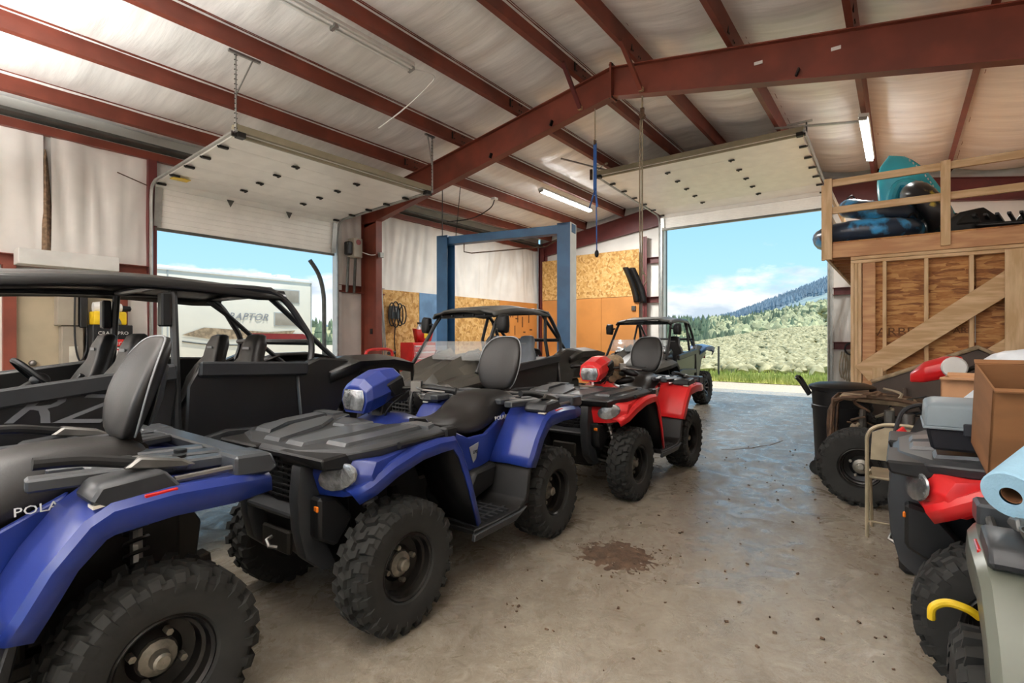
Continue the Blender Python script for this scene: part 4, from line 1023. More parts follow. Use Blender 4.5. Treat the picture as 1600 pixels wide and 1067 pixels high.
    for s in (1, -1):
        g = G(); g.prism([(roofx1 - .16, .60), (roofx1 - .10, 1.24), (roofx1 - .30, 1.32), (xr + .20, 1.30), (xr + .02, 1.22), (xr + .22, .98), (xr + .42, .62)], 'y', s * .62, s * .72); g.build('quarter_panel', dusty if accent == 'rzr_black' else 'rzr_dusty', T, bevel=.015)
        P = []
        for x, z, yo in ((xr + .36, 1.20, .74), (xr + .12, 1.285, .80), (xr - .22, 1.29, .82), (xr - .46, 1.25, .80), (xr - .52, 1.16, .74)):
            P.append([(x, s * .46, z + .02), (x, s * .60, z + .03), (x, s * yo, z - .01), (x, s * (yo - .02), z - .09)])
        G().grid(P).build('rear_fender', accent if accent != 'rzr_black' else dusty, T, solid=.02, ang=.3)
        g = G(); g.prism([(xr + .02, 1.24), (xr - .45, 1.25), (xr - .50, 1.10), (xr - .30, 1.0), (xr - .05, 1.05)], 'y', s * .50, s * .60); g.build('bed_side', Bk, T, bevel=.012)
        g = G(); g.box((xr - .47, s * .52, 1.05), (.03, .14, .09)); g.build('tail_lamp', 'reflector', T, bevel=.008)
    return T, ds
# four-seat machine parked along the row of four-wheelers
sxs4, ds4 = make_sxs('utility_vehicle', 'long black four-seat side-by-side with two rows of seats and a canopy roof', 2, dusty='rzr_black', seatmat='seat_vinyl', roofmat='rzr_black', shield=False)
sxs4.location = (1.29, 4.40, 0); sxs4.rotation_euler = (0, 0, PI)
M('decal_dim', '#6e7073', .5, 0, .08)
text('door_lettering', 'RZR', .24, 'decal_dim', ds4[0], (.46, .704, 1.07), (PI/2, R(7), PI), .003, .55, sx=1.45)
sxs2, ds2 = make_sxs('utility_vehicle', 'dusty black two-seat side-by-side with grey seats in front of the blue lift', 1, roofmat='rzr_roof')
sxs2.location = (5.55, 4.50, 0); sxs2.rotation_euler = (0, 0, R(176))
text('door_lettering', 'XP1000', .10, 'decal_grey', ds2[0], (.62, .705, 1.0), (PI/2, 0, PI), .003, .3)
M('sxs_blue', '#33689c', .4, 0, .1, 4, dust=.3)
sxs3, ds3 = make_sxs('utility_vehicle', 'black side-by-side with blue fenders and silver spoked wheels beside the open door', 1, accent='sxs_blue', seatmat='seat_vinyl', rimmat='rim_grey', spokes=7, roofmat='rzr_roof')
sxs3.location = (10.5, 4.16, 0); sxs3.rotation_euler = (0, 0, R(180))
# ================================================================ two-post lift
lift = thing('vehicle_lift', 'tall blue two-post car lift with an overhead beam', 'car lift', (8.02, 6.3, 0), R(10.5))
def post(y, s):
    g = G(); g.bb(-.15, .15, y - s * .0, y + s * .012, 0, 3.6) if False else None
    g = G(); g.bb(-.15, .15, min(y, y + s*.02), max(y, y + s*.02), .02, 3.6); g.bb(-.15, -.135, min(y, y - s*.24), max(y, y - s*.24), .02, 3.6); g.bb(.135, .15, min(y, y - s*.24), max(y, y - s*.24), .02, 3.6); g.bb(-.15, .15, min(y, y-s*.24), max(y, y-s*.24), 3.56, 3.6)
    p = g.build('lift_post', 'blue_paint', lift, smooth=False)
    g = G(); g.bb(-.13, .13, y - s * .06 - .01, y - s * .06 + .01, .05, 3.5); g.build('post_channel', 'black', p, smooth=False)
    g = G(); g.bb(-.25, .25, y - .3, y + .2, 0, .02); g.build('base_plate', 'blue_paint', p, smooth=False)
    g = G(); g.bb(-.12, .12, y - s * .30 - .08, y - s * .30 + .08, .25, .95); g.build('lift_carriage', 'blue_paint', p, bevel=.01)
    for k in (-1, 1):
        g = G(); g.beam((k * .1, y - s * .3, .2), (k * .75, y - s * .7, .2), .1, .1); g.build('swing_arm', 'blue_paint', p, bevel=.01)
post(1.46, 1); post(-1.46, -1)
g = G(); g.bb(-.10, .10, -1.5, 1.5, 3.42, 3.58); g.build('overhead_beam', 'blue_paint', lift, smooth=False, bevel=.004)
g = G(); g.bb(-.155, .155, -1.490, -1.4805, .02, 3.6); g.build('post_back', 'white', lift, smooth=False)
g = G(); g.tube([(.0, .9, 3.42), (.0, .9, 3.25), (.05, .75, 3.22), (.05, -.9, 3.22), (.05, -1.2, 3.36)], .012, 6); g.build('safety_bar', 'rust', lift)
g = G(); g.tube([(0, 1.44, 3.6), (0, 1.44, 4.6)], .01, 6); g.tube([(0, 1.1, 3.6), (-.3, .8, 4.5)], .008, 6); g.build('hose_pole', 'metal_dark', lift)

# ================================================================ storage loft
XL, YL = 7.9, .79
loft = thing('storage_loft', 'raised timber storage loft with railing, stud wall and sheathing', 'loft', (XL, YL, 0))
def lw(n, g, m, lab=None, bv=.003): return g.build(n, m, loft, smooth=False, bevel=bv, loc=(-XL, -YL, 0))
g = G(); g.bb(XL, XL + .038, -2.6, YL, 2.52, 2.71); lw('fascia', g, 'pine_red')
g = G(); g.bb(XL, 14.1, YL - .038, YL, 2.52, 2.71); lw('rim_board', g, 'pine')
for i in range(15):
    x = XL + .3 + i * .41
    g = G(); g.bb(x, x + .038, -2.6, YL - .04, 2.53, 2.70); lw('joist', g, 'pine_red')
g = G(); g.bb(XL, 14.1, -2.6, YL, 2.71, 2.73); lw('deck', g, 'osb_back')
for y in (YL - .0, -.39, -1.6, -2.6):
    g = G(); g.bb(XL - .038, XL, y - .09, y, 2.56 if y < .5 else 2.50, 3.56); lw('rail_post', g, 'pine')
g = G(); g.bb(XL + .04, XL + .08, YL, YL + .038, 2.50, 3.50); lw('rail_post', g, 'pine')
for z in (3.46, 3.10):
    g = G(); g.bb(XL - .001, XL + .037, -2.6, YL - .0, z, z + .09); lw('rail', g, 'pine_y')
    g = G(); g.bb(XL + .05, 14.0, YL - .038, YL, z - .0, z + .09); lw('rail', g, 'pine')
for x in (9.9, 11.9):
    g = G(); g.bb(x, x + .09, YL - .076, YL - .038, 2.73, 3.56); lw('rail_post', g, 'pine')
# stud wall under it
yw0 = .50
for k in range(3):
    g = G(); g.bb(XL + .0, XL + .09, yw0 - .04 * (k + 1) + .002, yw0 - .04 * k, .04, 2.43); lw('stud', g, 'pine')
g = G(); g.bb(XL + .02, XL + .16, yw0 - .26, yw0 - .125, 0, 2.43); lw('corner_post', g, 'pine_red')
for k in range(7):
    y = .146 - .406 * k
    g = G(); g.bb(XL, XL + .09, y - .02, y + .02, .04, 2.43); lw('stud', g, 'pine')
for z in (0, 2.43, 2.475):
    g = G(); g.bb(XL, XL + .09, -2.6, yw0, z, z + .04); lw('wall_plate', g, 'pine_y')
for y0, y1 in ((-.70, yw0), (-1.93, -.71), (-2.6, -1.94)):
    g = G(); g.bb(XL + .09, XL + .105, y0, y1, .01, 2.43); lw('osb_sheet', g, 'osb_back')
g = G(); g.beam((XL - .03, .38, 1.02), (XL - .03, -1.17, 2.26), .038, .235, up=(0, 0, 1)); lw('stringer', g, 'pine_y')
g = G(); g.beam((XL - .07, -.10, .66), (XL - .07, -1.25, 1.60), .038, .19, up=(0, 0, 1)); lw('stringer', g, 'pine_y')
g = G(); g.bb(XL - .06, XL - .02, .16, .27, .5, 1.10); lw('cleat', g, 'pine')
g = G(); g.bb(XL - .12, XL - .10, -2.2, -.93, .9, 2.45); lw('plywood_sheet', g, 'pine')
text('sheet_lettering', 'ARBEC', .15, 'towel_core', loft, (XL + .085 - XL, -.02 - YL, 1.545), (PI/2, 0, -PI/2), .002, 0, sx=1.1)
text('sheet_lettering', 'ARB', .10, 'towel_core', loft, (XL + .085 - XL, -.60 - YL, 1.56), (PI/2, 0, -PI/2), .002, 0)
# loft contents
def torus(Rm, r, n=36, m=14, pinch=0):
    g = G(); rings = []
    for k in range(n):
        a = 2*PI*k/n; rr = r * (1 - pinch * (math.sin(a * 9) ** 8))
        rings.append([((Rm + rr*math.cos(2*PI*j/m)) * math.cos(a), (Rm + rr*math.cos(2*PI*j/m)) * math.sin(a), rr*math.sin(2*PI*j/m)) for j in range(m)])
    rings.append(rings[0]); return g.loft(rings, True, False)
def river(label, loc, rot, Rm, r, mat):
    T = thing('river_tube', label, 'inflatable tube', loc); T.rotation_euler = rot
    torus(Rm, r, pinch=.06).build('tube_ring', mat, T)
    g = G(); g.lathe([(.0, r), (.02, r), (.02, r + .02), (.0, r + .025)], 8, 'z', (Rm, 0, 0)); g.build('valve', 'black', T)
    for a in (0.6, 3.7):
        g = G(); c, s = math.cos(a), math.sin(a); g.tube(sm([((Rm + .05) * c, (Rm + .05) * s, r * .95), ((Rm + .06) * c - s * .08, (Rm + .06) * s + c * .08, r + .05), ((Rm + .05) * c - s * .16, (Rm + .05) * s + c * .16, r * .95)], 4), .012, 6); g.build('grab_handle', 'black', T)
river('navy river tube lying flat and poking past the loft corner', (8.52, .36, 2.73 + .14), (0, 0, .4), .50, .14, 'ring_camo')
river('black and blue river tube leaning on the flat one', (8.56, .24, 3.19), (R(12), R(-14), .3), .33, .13, 'ring_camo')
river('black river tube with yellow camouflage print standing nearly upright', (8.78, -.30, 3.17), (R(60), R(-8), .2), .29, .15, 'ring_black')
tk = thing('inflatable_kayak', 'turquoise inflatable kayak standing on end in the loft', 'kayak', (9.28, -.36, 2.74)); tk.rotation_euler = (R(-19), R(0), R(-8)); tk.scale = (1.1, 1.15, 1.02)
rings = []
for i in range(15):
    t = i / 14; z = 1.46 * t; w = .33 * (1 - t ** 3.2) ** .6 + .004; th = .15 * (1 - t ** 4) ** .5 + .004
    rings.append([(th * math.sin(2*PI*j/18) * (1 if math.sin(2*PI*j/18) > 0 else .6), w * math.cos(2*PI*j/18), z) for j in range(18)])
G().loft(rings).build('bow_chamber', 'teal', tk)
G().tube(sm([(-.10, .22, .05), (-.12, .24, .45), (-.11, .16, .80), (-.09, .02, .98), (-.11, -.13, .84), (-.12, -.22, .5), (-.10, -.22, .05)], 5), .065, 10).build('inner_chamber', 'teal', tk)
g = G()
for i in range(16):
    t = .25 + .6 * i / 15; w = .33 * (1 - t ** 3.2) ** .6; g.box((-.07, -w * .86, 1.46 * t), (.012, .012, .03))
g.build('seam_stitch', 'decal_white', tk, smooth=False)
def fender_part(nm, label, loc, rot, kind):
    T = thing(nm, label, 'vehicle part', loc); T.rotation_euler = rot
    if kind == 0:
        P = []
        for i in range(10):
            a = PI * i / 9; P.append([(.30 * math.cos(a), y, .26 * math.sin(a)) for y in (-.12, -.05, .08, .14)])
        G().grid(P).build('arch', 'plastic_grey', T, solid=.02)
        g = G(); g.tube(sm([(.34, -.16, .02), (.25, -.15, .22), (0, -.14, .33), (-.25, -.15, .22), (-.42, -.17, .10)], 4), .03, 8); g.build('lip', 'plastic_grey', T)
    elif kind == 1:
        g = G(); g.bb(-.28, .28, -.18, .18, 0, .05); g.build('base', 'plastic_black', T, bevel=.02)
        for i in range(6):
            g = G(); g.beam((-.25 + i * .1, -.2, .06), (-.2 + i * .1, .2, .14), .035, .03); g.build('slat', 'plastic_grey', T, bevel=.004)
    else:
        g = G(); g.prism([(-.3, 0), (.3, 0), (.28, .12), (.1, .26), (-.12, .30), (-.28, .14)], 'y', -.16, .16); g.build('shell', 'plastic_black', T, bevel=.04, seg=2)
        g = G(); g.prism([(-.1, .1), (.15, .1), (.08, .2), (-.05, .24)], 'y', -.18, .18); g.build('inset', 'rubber', T, bevel=.02)
fender_part('quad_fender', 'grey curved plastic fender lying at the back of the loft', (8.40, -1.42, 2.74), (0, 0, R(80)), 0)
fender_part('slatted_rack', 'black slatted plastic rack lying on the loft', (8.25, -1.02, 2.76), (0, R(-4), R(80)), 1)
fender_part('airbox_shell', 'black moulded plastic shell beside the loft post', (8.35, -.66, 2.735), (0, 0, R(100)), 2)
fender_part('fender_liner_part', 'charcoal plastic fender liner at the far end of the loft rail', (8.45, -2.1, 2.74), (0, 0, R(95)), 0)

# ================================================================ right hand clutter
tc_ = thing('trash_can', 'large black wheeled trash can with a lid', 'trash can', (6.60, .50, 0))
g = G(); g.lathe([(.001, .0), (.235, .0), (.245, .02), (.275, .70), (.285, .70), (.285, .74), (.275, .75), (.285, .90), (.30, .905), (.30, .93), (.27, .93)], 28, 'z'); g.build('bin', 'plastic_black', tc_)
g = G(); g.lathe([(.31, .92), (.315, .945), (.29, .965), (.22, .985), (.001, .995)], 28, 'z'); g.build('lid', 'plastic_black', tc_)
g = G(); g.tube(sm([(-.08, .30, .84), (-.10, .38, .98), (-.10, .42, 1.03), (.10, .42, 1.03), (.10, .38, .98), (.08, .30, .84)], 4), .016, 8); g.build('handle', 'plastic_black', tc_)
for s in (1, -1):
    g = G(); g.lathe([(.001, -.02), (.08, -.02), (.08, .02), (.001, .02)], 16, 'x', (s * .2, .2, .08)); g.build('wheel', 'rubber', tc_)
# stripped four-wheeler
sq = thing('stripped_quad_bike', 'dismantled four-wheeler with bare frame, exposed engine and red headlight pod', 'ATV', (5.97, -.48, 0), R(90))
for sx, Wd in ((.75, .21), (-.75, .26)):
    for s in (1, -1): wheel(sq, (sx, s * (.60 - Wd/2), .34), .34, Wd, .165, s > 0, 'rim_black', 24, 'hub')
for s in (1, -1):
    G().tube(sm([(1.02, s * .16, .45), (.98, s * .18, .86), (.6, s * .18, .92), (.2, s * .17, .86), (-.3, s * .18, .78), (-.9, s * .2, .82), (-1.0, s * .18, .6), (-.6, s * .16, .34), (.6, s * .16, .30), (1.02, s * .16, .45)], 4), .02, 8).build('frame_rail', 'rust', sq)
    for sx in (.75, -.75):
        g = G()
        for dx in (-.14, .14): g.tube([(sx + dx, s * .16, .36), (sx, s * .42, .30)], .016, 6)
        g.tube([(sx, s * .18, .80), (sx, s * .38, .40)], .03, 8); g.build('suspension_arm', 'metal_dark', sq)
    G().tube([(1.0, s * .30, .50), (.98, s * .30, .90), (.72, s * .30, .94)], .014, 6).build('rack_stay', 'rust', sq)
G().tube([(.98, -.30, .90), (.98, .30, .90)], .014, 6).build('cross_tube', 'rust', sq)
g = G(); g.bb(-.3, .25, -.2, .2, .34, .66); g.lathe([(.001, .0), (.10, .0), (.10, .22), (.08, .26), (.001, .26)], 16, 'z', (.1, .05, .60)); g.bb(.5, .85, -.12, .12, .4, .6); g.build('engine', 'rust', sq, bevel=.02)
g = G()
for k in range(9): g.bb(.0, .2, -.16, .26, .62 + k * .025, .632 + k * .025)
g.build('cooling_fins', 'metal_dark', sq, smooth=False)
g = G(); g.tube([(.42, .22, .55), (.42, .22, .80)], .055, 12); g.tube([(.55, .24, .62), (.55, .24, .82)], .04, 10); g.build('air_can', 'metal_mid', sq)
for k in range(14):
    r_ = random.Random(k); a = Vector((r_.uniform(.2, 1.0), r_.uniform(-.2, .3), r_.uniform(.55, .85)))
    pts = [a]
    for _ in range(4): a = a + Vector((r_.uniform(-.2, .14), r_.uniform(-.14, .14), r_.uniform(-.08, .12))); pts.append(Vector((a.x, a.y, min(a.z, .98))))
    G().tube(sm(pts, 4), r_.choice((.007, .010, .014)), 5).build('loose_hose', r_.choice(('black', 'rust', 'rope_tan', 'metal_dark')), sq)
g = G(); g.prism([(.35, .84), (.95, .88), (.93, .93), (.35, .90)], 'y', -.12, .12); g.build('battery_tray', 'cloth_tan', sq, bevel=.01)
g = G(); g.beam((.44, 0, .85), (.34, 0, 1.12), .06, .06); g.build('steering_stem', 'metal_dark', sq, loc=(-.26, 0, 0))
rings = []
for x, z, hw, up, dn in ((.66, 1.10, .03, .03, .05), (.56, 1.15, .115, .085, .095), (.42, 1.19, .14, .10, .09), (.30, 1.21, .12, .08, .05)):
    rings.append([(x, -hw * .72, z - dn), (x, -hw, z - dn * .2), (x, -hw * .92, z + up * .55), (x, -hw * .35, z + up), (x, hw * .35, z + up), (x, hw * .92, z + up * .55), (x, hw, z - dn * .2), (x, hw * .72, z - dn)])
G().loft(rings).build('headlight_pod', 'plastic_red', sq, bevel=.008, loc=(-.26, 0, .02))
g = G(); g.lathe([(.001, .03), (.08, .028), (.09, .015), (.092, 0)], 20, 'y', (.36, .135, 1.20)); g.build('lamp_back', 'white', sq, loc=(-.26, 0, .02))
hbp = sm([(.05, -.41, 1.16), (.10, -.30, 1.20), (.22, -.14, 1.22), (.28, 0, 1.16), (.22, .14, 1.22), (.10, .30, 1.20), (.05, .41, 1.16)], 4)
G().tube(hbp, .012, 8).build('handlebar', 'metal_dark', sq, loc=(-.26, 0, 0))
for s in (1, -1):
    G().tube([(.10, s * .30, 1.20), (.04, s * .43, 1.155)], .02, 10).build('grip', 'plastic_black', sq, loc=(-.26, 0, 0))
    g = G(); g.box((.15, s * .24, 1.22), (.07, .07, .05), (0, 0, s * .5)); g.tube([(.17, s * .26, 1.21), (.14, s * .38, 1.18)], .008, 6); g.build('brake_lever', 'metal_dark', sq, loc=(-.26, 0, 0))
# peaked brown shell behind it
bs = thing('boat_hull', 'brown peaked hull leaning behind the stripped four-wheeler', 'hull', (7.15, -.75, 0))
rings = []
for x, k in ((-.12, 1.0), (.12, .97), (.42, .80)):
    rings.append([(x, 1.02 * k, .0), (x, 1.0 * k, .97 * k), (x, .11 * k, 1.37 * k), (x, -.25 * k, 1.17 * k), (x, -1.0 * k, .95 * k), (x, -1.0 * k, 0)])
G().loft(rings).build('shell', 'brown_shell', bs, bevel=.02)
G().tube([(-.13, 1.0, .98), (-.13, .11, 1.38), (-.13, -.25, 1.18), (-.13, -1.0, .96)], .022, 8).build('rim_moulding', 'cloth_tan', bs)
for y, z in ((.7, 1.05), (.35, 1.2), (-.1, 1.25)):
    g = G(); g.beam((-.14, y, .1), (-.14, y, z - .12), .04, .05); g.build('rib', 'brown_shell', bs, bevel=.01)
# folding chair
ch = thing('folding_chair', 'beige metal folding chair standing on edge between the four-wheelers', 'chair', (4.62, 0, 0))
G().tube(sm([(0, .19, .0), (0, .19, .60), (0, .185, .76), (0, .12, .83), (0, 0, .845), (0, -.12, .83), (0, -.185, .76), (0, -.19, .60), (0, -.19, 0)], 4), .013, 8).build('back_frame', 'chair_beige', ch)
G().tube(sm([(.28, .17, 0), (.10, .175, .42), (.0, .18, .50)], 4), .012, 8).build('leg', 'chair_beige', ch); G().tube(sm([(.28, -.17, 0), (.10, -.175, .42), (.0, -.18, .50)], 4), .012, 8).build('leg', 'chair_beige', ch)
g = G(); g.prism([(-.17, .58), (.17, .58), (.16, .78), (.08, .82), (-.08, .82), (-.16, .78)], 'x', -.005, .012); g.build('backrest', 'chair_beige', ch)
g = G(); g.bb(.02, .38, -.18, .18, .43, .45); g.build('seat', 'chair_beige', ch, bevel=.008)
G().tube([(0, -.19, .12), (0, .19, .12)], .008, 6).build('crossbar', 'chair_beige', ch)
# black tub with the red and black fender in it
tb = thing('storage_tub', 'dark plastic tub holding a loose fender beside the folding chair', 'tub', (4.20, -.16, 0))
g = G(); g.loft([[(-.18, -.2, 0), (.18, -.2, 0), (.18, .16, 0), (-.18, .16, 0)], [(-.22, -.24, .74), (.22, -.24, .74), (.22, .2, .74), (-.22, .2, .74)]]); g.build('body', 'plastic_black', tb, bevel=.03)
g = G(); g.bb(-.24, .24, -.26, .22, .74, .77); g.build('rim', 'plastic_grey', tb, bevel=.01)
g = G(); g.bb(-.235, -.225, -.02, .10, .42, .56); g.build('paper_label', 'skin_label', tb, smooth=False)
fp_ = thing('loose_fender', 'loose black fender panel with a red edge resting on the dark tub', 'vehicle part', (4.02, -.22, .77))
g = G(); P = []
for i in range(8):
    t = i / 7; P.append([(.02 + .10 * t, .24 - .30 * t - (1 - t) * .02, -.02 + .31 * math.sin(PI * .5 * min(1, t * 1.5))), (.0 + .06 * t, .20 - .62 * t, .02 + .12 * t), (.02, .16 - .55 * t, -.02)])
g.grid(P).build('panel', 'plastic_black', fp_, solid=.015)
G().tube(sm([(.0, .25, -.02), (.02, .235, .14), (.06, .17, .27), (.10, -.06, .30), (.12, -.42, .29)], 5), .012, 6).build('top_edge', 'plastic_grey', fp_)
g = G(); g.prism([(.27, -.02), (.24, .12), (.20, .16), (.14, .05), (.13, -.02)], 'x', -.03, .0); g.build('red_corner', 'plastic_red', fp_, bevel=.008)
# tool case on the red four-wheeler
tl = thing('tool_case', 'grey and black plastic tool case on the front rack of the red four-wheeler', 'tool case', (2.97, -.36, 1.0))
g = G(); g.loft([[(-.14, -.27, 0), (.14, -.27, 0), (.14, .25, 0), (-.14, .25, 0)], [(-.165, -.29, .10), (.165, -.29, .10), (.165, .27, .10), (-.165, .27, .10)]]); g.build('case_body', 'tool_black', tl, bevel=.012)
g = G(); g.loft([[(-.17, -.295, .10), (.17, -.295, .10), (.17, .275, .10), (-.17, .275, .10)], [(-.165, -.29, .19), (.165, -.29, .19), (.165, .27, .19), (-.165, .27, .19)], [(-.13, -.26, .205), (.13, -.26, .205), (.13, .24, .205), (-.13, .24, .205)]]); g.build('case_lid', 'tool_grey', tl, bevel=.008)
g = G(); g.bb(-.18, .18, -.30, .28, .094, .106); g.build('case_rim', 'tool_grey', tl, bevel=.003)
g = G(); g.bb(-.10, .10, -.16, .02, .205, .222); g.build('lid_tray', 'tool_grey', tl, bevel=.006)
g = G(); g.bb(-.07, .07, -.12, -.02, .2225, .226); g.build('tray_recess', 'galv_dark', tl, smooth=False)
for y in (-.15, .12):
    g = G(); g.bb(-.19, -.172, y - .03, y + .03, .075, .125); g.build('latch', 'tool_black', tl, bevel=.004)
# cartons, bag
def carton(label, loc, rz, sx, sy, sz, mat, flap=.4, tilt=(0, 0)):
    T = thing('cardboard_box', label, 'box', loc); T.rotation_euler = (tilt[0], tilt[1], rz)
    t = .006
    for nm, a in (('side', (-sx/2, -sx/2 + t, -sy/2, sy/2, 0, sz)), ('side', (sx/2 - t, sx/2, -sy/2, sy/2, 0, sz)), ('side', (-sx/2, sx/2, -sy/2, -sy/2 + t, 0, sz)), ('side', (-sx/2, sx/2, sy/2 - t, sy/2, 0, sz)), ('bottom', (-sx/2, sx/2, -sy/2, sy/2, 0, t))):
        G().bb(*a).build(nm, mat, T, smooth=False)
    for s in (1, -1):
        g = G(); g.beam((s * sx/2, 0, sz), (s * (sx/2 + flap * sx * .8), 0, sz + flap * sx * (.3 if s > 0 else -.1)), sy, t); g.build('flap', mat, T, smooth=False)
    return T
carton('large open cardboard carton tilted against the tool case', (2.64, -.54, 1.02), R(4), .30, .60, .33, 'cardboard', .10, (0, R(-14)))
carton('cardboard box under the white plastic bag', (3.32, -.62, 1.0), R(3), .34, .36, .25, 'cardboard', .05)
carton('small cardboard box between the tool case and the red pod', (3.58, -.30, 1.0), R(-10), .22, .22, .27, 'cardboard_pale', .2)
g = G(); g.sphere((0, 0, 0), (.20, .24, .10), 22, 14)
bag = g.build('plastic_bag', 'bag_white', ang=2)
for v in bag.data.vertices:
    n_ = noise.noise(v.co * 7) * .05 + noise.noise(v.co * 16) * .022; v.co += v.co.normalized() * n_
    if v.co.z < -.06: v.co.z = -.06 + (v.co.z + .06) * .2
bag.location = (3.30, -.56, 1.33); tag(bag, 'crumpled white plastic bag spilling over the cardboard boxes', 'bag')
g = G(); g.add([(0, .07, 0), (0, -.05, 0), (.01, -.05, .13)], [(0, 1, 2)]); P2 = g.build('paper_sheet', 'bag_white', smooth=False, solid=.003); P2.location = (3.05, -.30, 1.21); P2.rotation_euler = (0, R(8), 0)
tag(P2, 'folded white plastic sheet propped between the small box and the carton', 'sheet')
# paper towels, bowl, paper on the grey green quad
tw = thing('paper_towel_roll', 'roll of blue shop towels lying on the grey green rack', 'paper towel', (2.02, -.255, 1.03)); tw.rotation_euler = (0, R(-18), R(-30))
g = G(); g.lathe([(.026, -.005), (.068, -.005), (.072, .0), (.072, .27), (.026, .27)], 30, 'x'); g.build('towel', 'towel_blue', tw)
g = G(); g.lathe([(.026, .003), (.026, .268), (.023, .268), (.023, .003)], 20, 'x', closed=True); g.build('core', 'towel_core', tw)
bw = G().lathe([(.001, .0), (.045, .0), (.055, .02), (.06, .035), (.055, .035), (.05, .022), (.001, .008)], 20, 'z').build('metal_dish', 'metal_mid'); bw.location = (1.80, -.30, .962); tag(bw, 'small metal dish beside the blue towel roll', 'dish')
pp = G().bb(-.10, .12, -.09, .09, 0, .003).build('paper_note', 'white', smooth=False); pp.location = (1.92, -.40, .958); pp.rotation_euler = (0, 0, .4); tag(pp, 'white paper sheet lying under the towel roll', 'paper')
hk = G().tube(sm([(0, .08, .0), (-.01, .075, .05), (0, .03, .075), (.0, -.03, .07), (.01, -.07, .045)], 6), .015, 10).build('tow_hook', 'yellow'); hk.location = (2.06, -.14, .605); hk.scale = (.8, .75, .8); tag(hk, 'yellow curved tow strap resting on the grey green quad tire', 'strap')

# gear on the red quad's seat
gl = thing('riding_gloves', 'tan and black riding gloves heaped on the red four-wheeler seat', 'gloves', (5.22, 2.42, .96))
for k in range(7):
    r_ = random.Random(40 + k); g = G(); g.sphere((0, 0, 0), (.13, .06, .045), 12, 8); o = g.build('glove', r_.choice(('cloth_tan', 'black', 'cloth_tan')), gl, ang=2)
    for v in o.data.vertices: v.co += v.co.normalized() * noise.noise(v.co * 14 + Vector((k, 0, 0))) * .03
    o.location = (r_.uniform(-.14, .12), r_.uniform(-.12, .12), .05 + .022 * k); o.rotation_euler = (r_.uniform(-.3, .3), r_.uniform(-.3, .3), r_.uniform(0, 3))
cap_ = G().sphere((0, 0, 0), (.13, .11, .08), 14, 8).build('riding_hat', 'cloth_tan'); cap_.location = (4.98, 2.42, 1.22); tag(cap_, 'tan cap resting on the handlebar of the red four-wheeler', 'cap')

# ================================================================ left wall clutter
wb_ = thing('wall_ledge_box', 'long white sheet metal box resting above the beige door', 'metal box', (2.02, 9.42, 2.46))
G().bb(-.56, .54, -.14, .16, 0, .21).build('box', 'tool_grey' if False else 'white_paint', wb_, smooth=False, bevel=.006)
for x in (-.45, .42): G().bb(x, x + .03, .16, .27, .05, .09).build('bracket', 'metal_dark', wb_, smooth=False)
cab = thing('parts_cabinet', 'black cabinet plastered with brand stickers beside the beige door', 'cabinet', (2.46, 9.38, 0))
G().bb(-.24, .24, -.2, .2, 0, 1.66).build('body', 'black', cab, bevel=.01)
g = G()
for i, (z, h, m) in enumerate(((1.47, .14, 'black'), (1.35, .10, 'red'), (1.16, .17, 'white'), (1.0, .14, 'black'))):
    G().bb(-.20, .20, -.206, -.2, z, z + h).build('sticker', m, cab, smooth=False)
text('sticker_lettering', 'CRAFT PRO', .070, 'decal_white', cab, (0, -.208, 1.54), (PI/2, 0, 0), .001)
text('sticker_lettering', 'Rubber', .09, 'decal_white', cab, (-.04, -.208, 1.40), (PI/2, 0, 0), .001, .2)
text('sticker_lettering', 'CS', .19, 'red', cab, (-.0, -.208, 1.245), (PI/2, 0, 0), .001, .3, sx=1.3)
sk = thing('yellow_sack', 'yellow and white product sack on top of the sticker cabinet', 'sack', (2.46, 9.36, 1.66))
G().bb(-.22, .18, -.14, .12, 0, .20).build('pack', 'yellow', sk, bevel=.03, seg=2)
g = G(); g.prism([(.13 * math.cos(PI * k / 10) - .02, .01 + .14 * math.sin(PI * k / 10)) for k in range(11)], 'y', -.147, -.141); g.build('print_arch', 'galv_dark', sk, smooth=False)
G().lathe([(.001, -.17), (.07, -.17), (.085, -.1), (.085, .1), (.06, .17), (.001, .17)], 14, 'x', (-.03, -.02, .26)).build('jug', 'white', sk)
G().lathe([(.001, 0), (.05, 0), (.04, .12), (.001, .14)], 10, 'x', (.13, -.02, .25)).build('jug_cap', 'black', sk)
eb = thing('electrical_panel', 'beige electrical panel box mounted beside the door', 'electrical panel', (2.02, 9.55, 1.30))
G().bb(-.13, .10, -.1, .1, .35, .95).build('upper_box', 'panel_grey', eb, bevel=.006); G().bb(-.08, .16, -.08, .1, -.35, .34).build('lower_box', 'panel_grey', eb, bevel=.006)
G().bb(.11, .20, -.14, .06, .32, 1.0).build('meter', 'black', eb, bevel=.01)
G().tube(sm([(.06, -.13, 1.0), (.05, -.14, .2), (.10, -.15, -.15), (.18, -.14, .0), (.19, -.12, .35)], 5), .012, 6).build('cord', 'black', eb)
G().bb(.0, .10, -.085, -.08, -.2, .05).build('paper_label', 'skin_label', eb, smooth=False)
bk = thing('plastic_bucket', 'white plastic bucket with an orange band by the door post', 'bucket', (1.42, 9.2, 0))
G().lathe([(.001, 0), (.13, 0), (.15, .38), (.155, .38), (.155, .35)], 20, 'z').build('pail', 'white', bk, loc=(0, 0, .62)); G().lathe([(.146, .22), (.150, .30)], 20, 'z').build('band', 'amber', bk, loc=(0, 0, .62))
g = G(); g.bb(-.3, .25, -.22, .22, 0, .62); g.build('pedestal', 'galv_dark', bk, bevel=.01)
